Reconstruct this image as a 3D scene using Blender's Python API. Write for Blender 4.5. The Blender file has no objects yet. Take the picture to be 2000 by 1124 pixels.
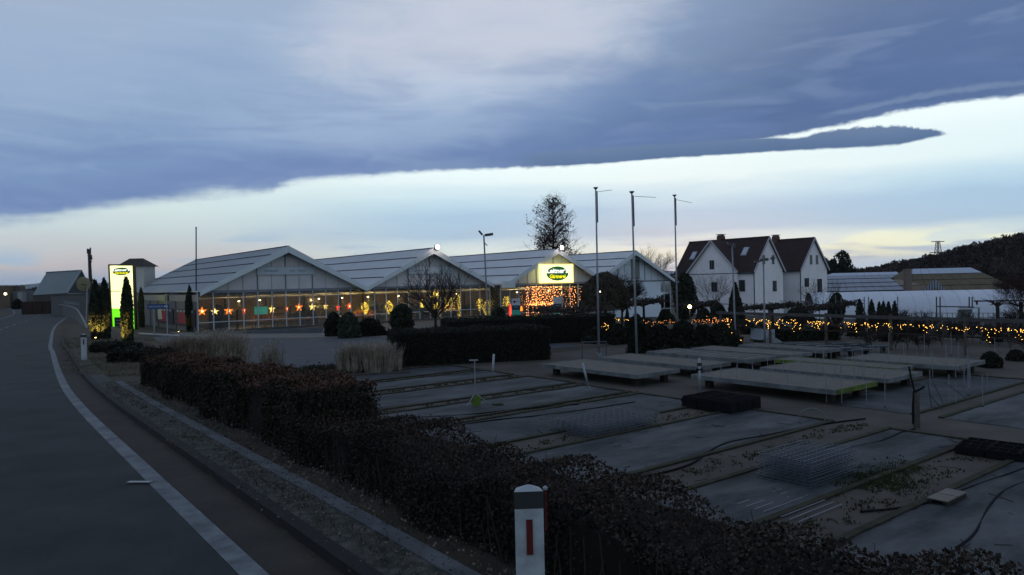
import bpy, math, random
import numpy as np
from mathutils import Vector, Matrix
random.seed(7); RNG = np.random.default_rng(7)
PI = math.pi
sc = bpy.context.scene
COL = sc.collection

# ------------------------------------------------------------------ camera
F = 1400.0; EYE = 2.2
PITCH = math.atan(10 / F); ROLL = math.radians(-1.3)
CM = Matrix.Rotation(math.radians(90) - PITCH, 3, 'X') @ Matrix.Rotation(ROLL, 3, 'Z')
cd = bpy.data.cameras.new('camera'); cam = bpy.data.objects.new('camera', cd); COL.objects.link(cam)
cam.location = (0, 0, EYE); cam.rotation_euler = CM.to_euler()
cd.sensor_width = 36; cd.lens = F / 2000 * 36; cd.clip_end = 30000; cd.clip_start = 0.1
sc.camera = cam
sc.render.engine = 'CYCLES'
sc.view_settings.view_transform = 'Standard'; sc.view_settings.look = 'None'
sc.view_settings.exposure = 0.32; sc.view_settings.gamma = 1
sc.cycles.use_denoising = True
sc.cycles.max_bounces = 6; sc.cycles.transparent_max_bounces = 12
sc.render.filter_size = 1.6

# ------------------------------------------------------------------ world: dusk sky with a cloud deck
W = bpy.data.worlds.new('World'); sc.world = W; W.use_nodes = True
N = W.node_tree.nodes; L = W.node_tree.links; N.clear()
def nd(t, **k):
    n = N.new(t)
    for a, v in k.items(): setattr(n, a, v)
    return n
def put(sock, v):
    if isinstance(v, (int, float)): sock.default_value = v
    elif isinstance(v, tuple): sock.default_value = (*v, 1) if len(v) == 3 and sock.type == 'RGBA' else v
    else: L.new(v, sock)
def mth(op, a, b=0.0, c=0.0, clamp=False):
    n = nd('ShaderNodeMath', operation=op, use_clamp=clamp)
    put(n.inputs[0], a); put(n.inputs[1], b); put(n.inputs[2], c)
    return n.outputs[0]
def sstep(v, lo, hi):
    n = nd('ShaderNodeMapRange', interpolation_type='SMOOTHSTEP')
    put(n.inputs[0], v); put(n.inputs[1], lo); put(n.inputs[2], hi); n.inputs[3].default_value = 0; n.inputs[4].default_value = 1
    return n.outputs[0]
def mixc(f, a, b):
    n = nd('ShaderNodeMix', data_type='RGBA')
    put(n.inputs[0], f); put(n.inputs[6], a); put(n.inputs[7], b)
    return n.outputs[2]
def S(r, g, b):
    f = lambda c: ((c / 255 + .055) / 1.055) ** 2.4 if c > 10 else c / 255 / 12.92
    return (f(r), f(g), f(b))
tc = nd('ShaderNodeTexCoord'); sep = nd('ShaderNodeSeparateXYZ'); L.new(tc.outputs['Generated'], sep.inputs[0])
dx, dy, dz = sep.outputs
hlen = mth('SQRT', mth('ADD', mth('MULTIPLY', dx, dx), mth('MULTIPLY', dy, dy)))
AZ = mth('MULTIPLY', mth('ARCTAN2', dx, dy), 57.29578)          # degrees, 0 = +Y, + to the right
EL = mth('MULTIPLY', mth('ARCTAN2', dz, hlen), 57.29578)
def curve(az, pts, lo, hi, vlo, vhi):
    """piecewise curve of azimuth"""
    m = nd('ShaderNodeMapRange'); put(m.inputs[0], az); m.inputs[1].default_value = lo; m.inputs[2].default_value = hi
    c = nd('ShaderNodeFloatCurve'); L.new(m.outputs[0], c.inputs['Value'])
    cu = c.mapping.curves[0]
    P = [((a - lo) / (hi - lo), (v - vlo) / (vhi - vlo)) for a, v in pts]
    while len(cu.points) < len(P): cu.points.new(.5, .5)
    for p, q in zip(cu.points, P): p.location = q; p.handle_type = 'AUTO_CLAMPED'
    c.mapping.update()
    return mth('ADD', mth('MULTIPLY', c.outputs[0], vhi - vlo), vlo)
def azel(x, y):
    r = CM @ Vector(((x - 1000) / F, -(y - 562) / F, -1)); h = math.hypot(r.x, r.y)
    return math.degrees(math.atan2(r.x, r.y)), math.degrees(math.atan2(r.z, h))
def noise(scale, sx=1, sy=1, detail=5, rough=.55, off=0.0, dist=0.0):
    cmb = nd('ShaderNodeCombineXYZ')
    L.new(mth('MULTIPLY', AZ, sx), cmb.inputs[0]); L.new(mth('MULTIPLY', EL, sy), cmb.inputs[1]); cmb.inputs[2].default_value = off
    n = nd('ShaderNodeTexNoise'); n.inputs['Scale'].default_value = scale; n.inputs['Detail'].default_value = detail
    n.inputs['Roughness'].default_value = rough; n.inputs['Distortion'].default_value = dist
    L.new(cmb.outputs[0], n.inputs['Vector'])
    return n.outputs['Fac']
nA = noise(.16, 1, 3.0, 6, .6, 1.3, .6); nB = noise(.9, 1, 1.6, 6, .65, 7.7, .3); nC = noise(.055, 1, 2.4, 4, .5, 3.1, .8)
nD = noise(.20, .6, 3.4, 3, .5, 12.0, .9); nE = noise(.10, .8, 5.0, 5, .5, 21.0, .5)
c0 = lambda n: mth('SUBTRACT', n, .5)
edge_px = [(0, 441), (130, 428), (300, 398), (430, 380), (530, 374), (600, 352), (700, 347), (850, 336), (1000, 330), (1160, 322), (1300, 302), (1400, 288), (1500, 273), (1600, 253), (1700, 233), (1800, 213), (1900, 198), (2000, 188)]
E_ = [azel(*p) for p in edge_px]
base = [(-180, 17.5), (-120, 11.0), (-70, 4.6)] + E_ + [(50, 13.5), (70, 17), (110, 19), (180, 17.5)]  # behind the camera the unseen clear band is raised to brighten the facades
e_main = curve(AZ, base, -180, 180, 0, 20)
g_amp = sstep(AZ, 0, -30)
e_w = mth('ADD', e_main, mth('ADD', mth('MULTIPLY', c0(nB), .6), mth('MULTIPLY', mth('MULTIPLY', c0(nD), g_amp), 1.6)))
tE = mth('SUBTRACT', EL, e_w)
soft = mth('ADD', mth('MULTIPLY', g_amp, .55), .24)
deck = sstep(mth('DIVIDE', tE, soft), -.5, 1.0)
lo_px = [(1000, 330), (1160, 322), (1300, 311), (1500, 298), (1640, 291), (1750, 284), (1810, 272), (1858, 262)]
hi_px = [(1000, 300), (1160, 290), (1300, 280), (1500, 268), (1560, 268), (1600, 259), (1680, 247), (1750, 244), (1810, 252), (1858, 262)]
fl = [azel(*p) for p in lo_px]; fh = [azel(*p) for p in hi_px]
f_lo = curve(AZ, fl, -2, 40, 5, 15); f_hi = curve(AZ, fh, -2, 40, 5, 15)
up_amp = mth('MULTIPLY', c0(noise(1.6, 1, 1, 6, .7, 5.0, .4)), mth('MULTIPLY', sstep(AZ, 20, 26), .9))
in_az = mth('MULTIPLY', sstep(AZ, -.5, 3), sstep(AZ, azel(1860, 262)[0] + .3, azel(1840, 262)[0] - .3))
fing = mth('MULTIPLY', mth('MULTIPLY', sstep(mth('SUBTRACT', EL, mth('ADD', f_lo, mth('MULTIPLY', c0(nB), .25))), -.06, .14), sstep(mth('SUBTRACT', mth('ADD', f_hi, up_amp), EL), -.06, .16)), in_az)
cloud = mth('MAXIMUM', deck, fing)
# clear part below the deck
EC = mth('ADD', EL, mth('MULTIPLY', c0(nE), 2.2))
def ramp(v, stops):
    m = nd('ShaderNodeMapRange'); put(m.inputs[0], v); m.inputs[1].default_value = stops[0][0]; m.inputs[2].default_value = stops[-1][0]
    r = nd('ShaderNodeValToRGB'); L.new(m.outputs[0], r.inputs[0]); lo, hi = stops[0][0], stops[-1][0]
    el = r.color_ramp.elements
    while len(el) < len(stops): el.new(.5)
    for e, (p, c) in zip(el, stops): e.position = (p - lo) / (hi - lo); e.color = (*c, 1)
    return r.outputs[0]
right = ramp(EC, [(-1, S(168, 190, 214)), (.8, S(176, 198, 220)), (1.7, S(214, 222, 214)), (2.6, S(204, 216, 220)), (3.6, S(160, 186, 212)), (5.2, S(158, 187, 215)), (6.6, S(184, 208, 226)), (8.0, S(218, 230, 236)), (11, S(226, 235, 240)), (16, S(210, 226, 238))])
left = ramp(EC, [(-1, S(150, 166, 194)), (.7, S(160, 170, 192)), (1.7, S(190, 180, 184)), (2.9, S(190, 190, 196)), (4.0, S(192, 200, 206)), (6.0, S(204, 215, 218)), (16, S(200, 214, 226))])
clear = mixc(sstep(AZ, -26, -2), left, right)
streak = mth('MULTIPLY', sstep(nE, .49, .60), sstep(EL, 5.2, 3.0))
clear = mixc(mth('MULTIPLY', streak, .85), clear, S(160, 180, 204))
yel = mth('MULTIPLY', mth('MULTIPLY', sstep(EC, 1.0, 1.8), sstep(EC, 3.3, 2.3)), mth('MULTIPLY', sstep(AZ, 5, 22), sstep(nD, .42, .58)))
clear = mixc(mth('MULTIPLY', yel, .65), clear, S(240, 238, 206))
sky = nd('ShaderNodeTexSky', sky_type='NISHITA'); sky.sun_disc = False
sky.sun_elevation = math.radians(1.5); sky.sun_rotation = math.radians(14)
skys = nd('ShaderNodeVectorMath', operation='SCALE'); L.new(sky.outputs[0], skys.inputs[0]); skys.inputs['Scale'].default_value = .12
clear = mixc(.07, clear, skys.outputs[0])
# the deck: dark slate near its edge, lilac and pale further up, darker again to the right
h = mth('MAXIMUM', mth('SUBTRACT', EL, e_main), 0)
hN = mth('ADD', h, mth('MULTIPLY', c0(nA), 5.5))
dl = ramp(hN, [(-1, S(128, 144, 178)), (1.5, S(108, 128, 170)), (3.5, S(116, 138, 176)), (7, S(138, 156, 186)), (11, S(146, 162, 190)), (17, S(154, 162, 184)), (30, S(150, 160, 182)), (60, S(148, 158, 180))])
dr = ramp(hN, [(-1, S(94, 112, 146)), (1.5, S(80, 100, 140)), (4, S(88, 106, 142)), (8, S(100, 114, 146)), (13, S(110, 120, 150)), (20, S(126, 133, 160)), (60, S(138, 148, 172))])
wr = mth('ADD', AZ, mth('MULTIPLY', h, -1.1))
deckc = mixc(sstep(mth('ADD', wr, mth('MULTIPLY', c0(nC), 14)), -14, 22), dl, dr)
def blob(a0, e0, ra, re, rot=0.0):
    a = mth('SUBTRACT', AZ, a0); e = mth('SUBTRACT', EL, e0); c, s = math.cos(rot), math.sin(rot)
    p = mth('DIVIDE', mth('ADD', mth('MULTIPLY', a, c), mth('MULTIPLY', e, s)), ra); q = mth('DIVIDE', mth('SUBTRACT', mth('MULTIPLY', e, c), mth('MULTIPLY', a, s)), re)
    r2 = mth('ADD', mth('MULTIPLY', p, p), mth('MULTIPLY', q, q))
    return sstep(mth('ADD', r2, mth('MULTIPLY', c0(nA), 1.6)), 1.5, 0.0)
b1 = blob(-2, 19.5, 15, 5.5, .12); b2 = blob(-8, 13.5, 15, 3.2, .10)
deckc = mixc(mth('MULTIPLY', b1, .85), deckc, S(190, 190, 204))
deckc = mixc(mth('MULTIPLY', b2, .45), deckc, S(172, 184, 208))
b3 = blob(31, 14.5, 11, 3.8, .2)
deckc = mixc(mth('MULTIPLY', b3, .6), deckc, S(84, 104, 146))
str2 = mth('MULTIPLY', sstep(nD, .5, .72), sstep(h, .3, 2.5))
deckc = mixc(mth('MULTIPLY', str2, .14), deckc, S(166, 178, 204))
str3 = mth('MULTIPLY', sstep(nE, .55, .3), sstep(h, 14, 3))
deckc = mixc(mth('MULTIPLY', str3, .4), deckc, S(100, 120, 164))
rim = mth('MULTIPLY', mth('MULTIPLY', sstep(tE, 1.2, .9), sstep(tE, .55, .8)), sstep(AZ, 18, 27))
deckc = mixc(mth('MULTIPLY', mth('MULTIPLY', rim, sstep(nA, .38, .60)), .26), deckc, S(150, 164, 186))
deckc = mixc(mth('MULTIPLY', fing, .75), deckc, mixc(sstep(mth('SUBTRACT', EL, f_lo), 0, 1.6), S(82, 104, 138), S(106, 123, 152)))
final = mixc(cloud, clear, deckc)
glow = mth('MULTIPLY', mth('MULTIPLY', sstep(tE, -1.6, -.1), mth('SUBTRACT', 1.0, cloud)), sstep(AZ, -24, -8))
final = mixc(mth('MULTIPLY', glow, .35), final, S(236, 240, 240))
tone = nd('ShaderNodeVectorMath', operation='MULTIPLY'); L.new(final, tone.inputs[0]); tone.inputs[1].default_value = (.945, 1.01, .995)
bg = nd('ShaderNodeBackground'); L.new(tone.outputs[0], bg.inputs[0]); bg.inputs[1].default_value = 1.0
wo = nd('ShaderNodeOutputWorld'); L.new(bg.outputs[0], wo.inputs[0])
# last weak light from where the sun went down
sl = bpy.data.lights.new('sun', 'SUN'); sl.energy = .06; sl.angle = math.radians(20); sl.color = (1, .9, .75)
so = bpy.data.objects.new('sun', sl); COL.objects.link(so)
so.rotation_euler = Vector((-math.sin(math.radians(14)), -math.cos(math.radians(14)), -math.tan(math.radians(4)))).to_track_quat('-Z', 'Y').to_euler()

# ------------------------------------------------------------------ helpers
U = Vector((.792, .611, 0)); V = Vector((-.611, .792, 0))
U.normalize(); V = Vector((-U.y, U.x, 0))
UANG = math.atan2(U.y, U.x)
def AB(a, b, z=0.0): return U * a + V * b + Vector((0, 0, z))
def at(x, y, d):
    r = CM @ Vector(((x - 1000) / F, -(y - 562) / F, -1)); return r * (d / r.y) + Vector((0, 0, EYE))
def gz(x, y, z):
    r = CM @ Vector(((x - 1000) / F, -(y - 562) / F, -1)); return r * ((z - EYE) / r.z) + Vector((0, 0, EYE))
MATS = {}
def mat(name, col, rough=.8, metal=0.0, spec=.3, var=0.0, vscale=3.0, col2=None, bump=0.0, bscale=30.0, emit=None, es=0.0, alpha=1.0, stretch=None, detail=5, lo=.35, hi=.65):
    if name in MATS: return MATS[name]
    m = bpy.data.materials.new(name); m.use_nodes = True; t = m.node_tree; p = t.nodes['Principled BSDF']
    p.inputs['Base Color'].default_value = (*col, 1); p.inputs['Roughness'].default_value = rough
    p.inputs['Metallic'].default_value = metal; p.inputs['Specular IOR Level'].default_value = spec; p.inputs['Alpha'].default_value = alpha
    if var or col2 or bump:
        g = t.nodes.new('ShaderNodeNewGeometry'); src = g.outputs['Position']
        if stretch:
            mp = t.nodes.new('ShaderNodeMapping'); t.links.new(src, mp.inputs[0]); mp.inputs['Scale'].default_value = stretch[:3]
            if len(stretch) > 3: mp.inputs['Rotation'].default_value = (0, 0, stretch[3])
            mp.vector_type = 'POINT' if len(stretch) < 4 else 'TEXTURE'
            if len(stretch) > 3: mp.inputs['Scale'].default_value = (1 / stretch[0], 1 / stretch[1], 1 / stretch[2])
            src = mp.outputs[0]
        n = t.nodes.new('ShaderNodeTexNoise'); n.inputs['Scale'].default_value = vscale; n.inputs['Detail'].default_value = detail; n.inputs['Roughness'].default_value = .62
        t.links.new(src, n.inputs['Vector'])
        mr = t.nodes.new('ShaderNodeMapRange'); t.links.new(n.outputs['Fac'], mr.inputs[0]); mr.inputs[1].default_value = lo; mr.inputs[2].default_value = hi
        mx = t.nodes.new('ShaderNodeMix'); mx.data_type = 'RGBA'; t.links.new(mr.outputs[0], mx.inputs[0])
        c2 = col2 if col2 else tuple(min(1, c * (1 + var)) for c in col)
        c1 = col if col2 else tuple(c * (1 - var) for c in col)
        mx.inputs[6].default_value = (*c1, 1); mx.inputs[7].default_value = (*c2, 1)
        t.links.new(mx.outputs[2], p.inputs['Base Color'])
        if bump:
            n2 = t.nodes.new('ShaderNodeTexNoise'); n2.inputs['Scale'].default_value = bscale; n2.inputs['Detail'].default_value = 4
            t.links.new(g.outputs['Position'], n2.inputs['Vector'])
            b = t.nodes.new('ShaderNodeBump'); b.inputs['Strength'].default_value = bump; b.inputs['Distance'].default_value = .02
            t.links.new(n2.outputs['Fac'], b.inputs['Height']); t.links.new(b.outputs[0], p.inputs['Normal'])
    if emit:
        p.inputs['Emission Color'].default_value = (*emit, 1); p.inputs['Emission Strength'].default_value = es
    MATS[name] = m; return m
def glass(name, tint, refl=.08, keep=.85, rough=.05):
    """thin pane: mostly see-through, some sky reflection, a little dirt"""
    m = bpy.data.materials.new(name); m.use_nodes = True; t = m.node_tree; t.nodes.clear()
    o = t.nodes.new('ShaderNodeOutputMaterial'); tr = t.nodes.new('ShaderNodeBsdfTransparent'); tr.inputs[0].default_value = (*tint, 1)
    gl = t.nodes.new('ShaderNodeBsdfGlossy'); gl.inputs['Roughness'].default_value = rough; gl.inputs[0].default_value = (.9, .93, .96, 1)
    df = t.nodes.new('ShaderNodeBsdfDiffuse'); df.inputs[0].default_value = (.35, .38, .42, 1)
    lw = t.nodes.new('ShaderNodeFresnel'); lw.inputs[0].default_value = 1.45
    ad = t.nodes.new('ShaderNodeMath'); ad.operation = 'ADD'; ad.inputs[1].default_value = refl; t.links.new(lw.outputs[0], ad.inputs[0])
    m1 = t.nodes.new('ShaderNodeMixShader'); m1.inputs[0].default_value = 1 - keep; t.links.new(tr.outputs[0], m1.inputs[1]); t.links.new(df.outputs[0], m1.inputs[2])
    m2 = t.nodes.new('ShaderNodeMixShader'); t.links.new(ad.outputs[0], m2.inputs[0]); t.links.new(m1.outputs[0], m2.inputs[1]); t.links.new(gl.outputs[0], m2.inputs[2])
    t.links.new(m2.outputs[0], o.inputs[0]); MATS[name] = m; return m

def props(o, label=None, cat=None, group=None, kind=None):
    if label: o['label'] = label
    if cat: o['category'] = cat
    if group: o['group'] = group
    if kind: o['kind'] = kind
    return o
def thing(name, label, cat, loc=(0, 0, 0), rz=0.0, group=None):
    o = bpy.data.objects.new(name, None); COL.objects.link(o); o.location = loc; o.rotation_euler = (0, 0, rz)
    o.empty_display_size = .2
    return props(o, label, cat, group)
def mesh_obj(name, me, m, parent=None, world=True, kind=None, label=None):
    o = bpy.data.objects.new(name, me); COL.objects.link(o)
    if m and not me.materials: me.materials.append(m)
    if parent:
        o.parent = parent
        if world:
            root = parent; chain = []
            while root: chain.append(root); root = root.parent
            mw = Matrix.Identity(4)
            for q in reversed(chain): mw = mw @ q.matrix_parent_inverse @ q.matrix_basis
            o.matrix_parent_inverse = mw.inverted()
    if kind: o['kind'] = kind
    if label: o['label'] = label
    return o
class MB:
    def __init__(s): s.v = []; s.f = []
    def add(s, vs, fs):
        n = len(s.v); s.v += [tuple(q) for q in vs]; s.f += [tuple(i + n for i in f) for f in fs]; return s
    def box(s, c, d, rz=0.0, tilt=None):
        c = Vector(c); R = Matrix.Rotation(rz, 3, 'Z')
        if tilt is not None: R = tilt
        vs = [c + R @ Vector((x * d[0] / 2, y * d[1] / 2, z * d[2] / 2)) for x in (-1, 1) for y in (-1, 1) for z in (-1, 1)]
        return s.add(vs, [(0, 1, 3, 2), (4, 6, 7, 5), (0, 4, 5, 1), (2, 3, 7, 6), (0, 2, 6, 4), (1, 5, 7, 3)])
    def beam(s, p, q, w, h=None):
        p = Vector(p); q = Vector(q); h = h or w; d = (q - p); ln = d.length
        if ln < 1e-6: return s
        d /= ln; up = Vector((0, 0, 1)) if abs(d.z) < .95 else Vector((0, 1, 0))
        sd = d.cross(up).normalized(); up = sd.cross(d)
        vs = [e + sd * (i * w / 2) + up * (j * h / 2) for e in (p, q) for i, j in ((-1, -1), (1, -1), (1, 1), (-1, 1))]
        return s.add(vs, [(3, 2, 1, 0), (4, 5, 6, 7), (0, 1, 5, 4), (1, 2, 6, 5), (2, 3, 7, 6), (3, 0, 4, 7)])
    def tube(s, pts, rad, n=6, cap=True):
        pts = [Vector(p) for p in pts]; rs = rad if isinstance(rad, (list, tuple)) else [rad] * len(pts)
        vs = []; k = len(pts)
        for i, p in enumerate(pts):
            d = (pts[min(i + 1, k - 1)] - pts[max(i - 1, 0)])
            d = d.normalized() if d.length > 1e-9 else Vector((0, 0, 1))
            up = Vector((0, 0, 1)) if abs(d.z) < .9 else Vector((1, 0, 0))
            a = d.cross(up).normalized(); b = d.cross(a)
            for j in range(n):
                t = 2 * PI * j / n; vs.append(p + (a * math.cos(t) + b * math.sin(t)) * rs[i])
        fs = [(i * n + j, i * n + (j + 1) % n, (i + 1) * n + (j + 1) % n, (i + 1) * n + j) for i in range(k - 1) for j in range(n)]
        if cap: fs += [tuple(range(n))[::-1], tuple(range((k - 1) * n, k * n))]
        return s.add(vs, fs)
    def prism(s, poly, d):
        d = Vector(d); n = len(poly); vs = [Vector(p) for p in poly] + [Vector(p) + d for p in poly]
        return s.add(vs, [tuple(range(n))[::-1], tuple(range(n, 2 * n))] + [(i, (i + 1) % n, (i + 1) % n + n, i + n) for i in range(n)])
    def quad(s, a, b, c, d): return s.add([a, b, c, d], [(0, 1, 2, 3)])
    def ball(s, c, r, n=8, m=6, sq=(1, 1, 1)):
        c = Vector(c); vs = [c + Vector((0, 0, r * sq[2]))]
        for i in range(1, m):
            for j in range(n):
                t = PI * i / m; p = 2 * PI * j / n
                vs.append(c + Vector((r * sq[0] * math.sin(t) * math.cos(p), r * sq[1] * math.sin(t) * math.sin(p), r * sq[2] * math.cos(t))))
        vs.append(c - Vector((0, 0, r * sq[2]))); e = len(vs) - 1
        fs = [(0, 1 + j, 1 + (j + 1) % n) for j in range(n)]
        fs += [(1 + i * n + j, 1 + (i + 1) * n + j, 1 + (i + 1) * n + (j + 1) % n, 1 + i * n + (j + 1) % n) for i in range(m - 2) for j in range(n)]
        fs += [(e, 1 + (m - 2) * n + (j + 1) % n, 1 + (m - 2) * n + j) for j in range(n)]
        return s.add(vs, fs)
    def mesh(s, name, m=None, smooth=False):
        me = bpy.data.meshes.new(name); me.from_pydata(s.v, [], s.f); me.update()
        if smooth: me.shade_smooth()
        if m: me.materials.append(m)
        return me
    def build(s, name, m, parent=None, smooth=False, world=True, kind=None, label=None):
        return mesh_obj(name, s.mesh(name, m, smooth), m, parent, world, kind, label)
def np_mesh(name, v, f, m=None):
    """v (n,3), f (k,4) or (k,3)"""
    me = bpy.data.meshes.new(name); k = f.shape[1]
    me.vertices.add(len(v)); me.vertices.foreach_set('co', np.asarray(v, dtype=np.float32).ravel())
    me.loops.add(f.size); me.loops.foreach_set('vertex_index', f.astype(np.int32).ravel())
    me.polygons.add(len(f)); me.polygons.foreach_set('loop_start', np.arange(0, f.size, k, dtype=np.int32))
    me.update(calc_edges=True)
    if m: me.materials.append(m)
    return me
def leaf_mesh(name, c, size, m, vert=0.0, aspect=1.0, jitter=.4):
    """a leaf-sized quad at each centre; vert: 0 any direction, 1 upright"""
    n = len(c); d = RNG.normal(size=(n, 3)); d[:, 2] += np.sign(RNG.random(n) - .3) * vert * 3
    d /= np.linalg.norm(d, axis=1)[:, None]
    q = RNG.normal(size=(n, 3)); q -= (q * d).sum(1)[:, None] * d; q /= np.linalg.norm(q, axis=1)[:, None]
    s = size * (1 + jitter * (RNG.random(n) - .5) * 2)
    a = d * (s * aspect * .5)[:, None]; b = q * (s * .5)[:, None]
    v = np.stack([c - a, c + b * .9 - a * .1, c + a, c - b * .9 - a * .1], axis=1).reshape(-1, 3)
    f = np.arange(4 * n).reshape(-1, 4)
    return np_mesh(name, v, f, m)
def copy_thing(o, label=None, loc=None, rz=None, group=None, scale=None):
    c = o.copy(); COL.objects.link(c)
    if label: c['label'] = label
    if loc is not None: c.location = loc
    if rz is not None: c.rotation_euler = (0, 0, rz)
    if scale is not None: c.scale = (scale,) * 3 if not isinstance(scale, tuple) else scale
    if group: c['group'] = group
    for ch in list(o.children):
        d = ch.copy(); COL.objects.link(d); d.parent = c
        for g2 in list(ch.children):
            e = g2.copy(); COL.objects.link(e); e.parent = d
    return c
FONT = {}
def text_obj(name, s, width, height, m, parent, origin, xdir, zdir, bold=.02, out=.0):
    """flat lettering: mesh from the built-in font, fitted to width x height, lower-left at origin, lying in xdir/zdir"""
    cu = bpy.data.curves.new(name, 'FONT'); cu.body = s; cu.size = 1; cu.offset = bold; cu.extrude = 0; cu.resolution_u = 3
    o = bpy.data.objects.new(name, cu); COL.objects.link(o)
    dg = bpy.context.evaluated_depsgraph_get(); me = bpy.data.meshes.new_from_object(o.evaluated_get(dg))
    bpy.data.objects.remove(o); bpy.data.curves.remove(cu)
    P = np.array([v.co[:] for v in me.vertices]); mn = P.min(0); mx = P.max(0)
    xd = Vector(xdir).normalized(); zd = Vector(zdir).normalized(); nrm = xd.cross(zd)
    for v in me.vertices:
        x = (v.co.x - mn[0]) / (mx[0] - mn[0]) * width; z = (v.co.y - mn[1]) / (mx[1] - mn[1]) * height
        v.co = Vector(origin) + xd * x + zd * z + nrm * out
    me.materials.clear(); me.materials.append(m)
    return mesh_obj(name, me, m, parent)

# ------------------------------------------------------------------ materials
M_asph = mat('road asphalt', (.015, .019, .021), .82, spec=.2, col2=(.036, .042, .045), vscale=.9, bump=.6, bscale=140, detail=9, lo=.3, hi=.72)
M_park = mat('car park asphalt', (.048, .056, .067), .85, var=.15, vscale=.6, bump=.2, bscale=60)
M_line = mat('road paint', (.055, .066, .078), .75, col2=(.135, .155, .172), vscale=3.2, bump=.2, bscale=90)
M_shld = mat('brown shoulder', (.024, .021, .019), .95, col2=(.038, .033, .029), vscale=1.5, bump=.6, bscale=70)
M_kerb = mat('kerb with shadow', (.008, .008, .009), .9, var=.3, vscale=4)  # the near-black also holds the shadow along the kerb face
M_grav = mat('gravel strip', (.022, .025, .024), .95, col2=(.075, .075, .068), vscale=9, bump=1.0, bscale=50, detail=8, lo=.4, hi=.68)
M_conc = mat('concrete strip', (.062, .07, .08), .9, var=.3, vscale=2.5, bump=.4, bscale=40)
M_soil = mat('ground soil', (.022, .021, .017), 1, col2=(.045, .038, .028), vscale=.8, bump=.8, bscale=12, detail=8)
M_yard = mat('yard earth', (.038, .035, .030), .95, col2=(.068, .062, .054), vscale=.55, bump=.5, bscale=14, detail=8)
M_moss = mat('moss edging', (.012, .014, .008), 1, col2=(.035, .032, .018), vscale=3)
M_fab = mat('ground fabric', (.018, .022, .025), .8, spec=.2, col2=(.075, .084, .092), vscale=.9, bump=.6, bscale=5, detail=9, lo=.38, hi=.64, stretch=(.45, 1.3, 1, UANG))
M_fab2 = mat('ground fabric dark', (.016, .020, .023), .8, spec=.2, col2=(.055, .064, .072), vscale=.6, bump=.8, bscale=5, detail=7)
M_wood = mat('weathered wood', (.06, .055, .05), .9, var=.3, vscale=4)
M_tim = mat('dark timber', (.02, .018, .016), .9, var=.3, vscale=3)
M_white = mat('white paint', (.55, .58, .62), .6, var=.06, vscale=1)
M_post = mat('reflector post plastic', (.22, .25, .27), .6, col2=(.34, .38, .42), vscale=7, detail=8, lo=.3, hi=.6)
M_black = mat('black plastic', (.022, .026, .03), .5)
M_blackr = mat('black rubber', (.008, .009, .012), .9, spec=.1)
M_red = mat('dark red reflector', (.085, .012, .012), .35)
M_galv = mat('galvanised steel', (.22, .25, .29), .45, metal=.3, var=.15, vscale=3)
M_pole = mat('grey pole paint', (.16, .175, .21), .5, var=.1, vscale=2)
M_dpole = mat('dark pole paint', (.045, .055, .075), .5)
M_roofA = mat('greenhouse roof glass', (.34, .39, .44), .35, spec=.5, var=.10, vscale=.5)
M_roofB = mat('greenhouse roof pale', (.50, .53, .57), .4, spec=.5, var=.08, vscale=.5)
M_roofC = mat('greenhouse roof blue', (.24, .29, .38), .5, spec=.4, var=.06, vscale=.4)
M_bar = mat('aluminium glazing bar', (.36, .39, .43), .5, metal=.2)
M_dark = mat('dark ridge gap', (.02, .025, .032), .8)
M_fasc = mat('pale fascia sheet', (.48, .54, .58), .6, var=.05, vscale=1.5)
M_twin = mat('milky gable sheet', (.46, .46, .49), .6, var=.08, vscale=.7)
M_glass = glass('shop glass', (.86, .88, .86), .05, .93)
M_hglass = mat('house window glass', (.02, .025, .032), .12, spec=.6)
M_plas = mat('pale render', (.68, .67, .70), .9, var=.05, vscale=.6)
M_tile = mat('dark red roof tiles', (.030, .018, .019), .85, var=.3, vscale=3, bump=.3, bscale=20)
M_brick = mat('chimney brick', (.10, .05, .04), .9, var=.2, vscale=8)
M_teal = mat('teal metal roof', (.085, .12, .135), .5, var=.1, vscale=1)
M_leafd = mat('evergreen foliage', (.010, .015, .010), .9, col2=(.026, .036, .022), vscale=3.0)
M_leafg = mat('grey green foliage', (.020, .032, .022), .9, col2=(.045, .06, .042), vscale=3.0)
M_box = mat('box hedge foliage', (.007, .009, .007), .9, col2=(.018, .021, .014), vscale=4.0)
M_beech = mat('brown beech leaves', (.010, .010, .007), .9, col2=(.036, .027, .019), vscale=5, lo=.38, hi=.7)
M_beecht = mat('rusty beech leaves', (.030, .014, .011), .9, col2=(.10, .050, .034), vscale=6)
M_hdark = mat('dark hedge twigs', (.008, .007, .006), .95, col2=(.026, .021, .017), vscale=5)
M_core = mat('shaded inside', (.004, .004, .003), 1)  # near-black paints the shade inside foliage onto an added solid filler
M_bark = mat('bark', (.022, .018, .016), .95, var=.3, vscale=6)
M_twig = mat('bare twigs', (.024, .018, .017), .95, var=.3, vscale=5)
M_brownl = mat('clinging brown leaves', (.030, .016, .014), .95, var=.4, vscale=3)
M_straw = mat('dry grass', (.15, .13, .10), .95, col2=(.36, .32, .26), vscale=4)
M_plume = mat('grass plumes', (.24, .22, .19), .95, var=.3, vscale=6)
M_grass = mat('dull grass', (.016, .019, .012), 1, col2=(.036, .038, .022), vscale=5)
M_sand = mat('bench sand', (.105, .098, .088), .95, var=.15, vscale=2.5, bump=.3, bscale=30)
M_side = mat('bench side board', (.14, .155, .17), .8, col2=(.075, .08, .082), vscale=2)
M_mossb = mat('mossy bench board', (.05, .075, .018), .95, col2=(.11, .15, .03), vscale=4)
M_hill = mat('winter wood', (.018, .015, .015), 1, col2=(.044, .036, .034), vscale=.09, detail=8)
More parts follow.
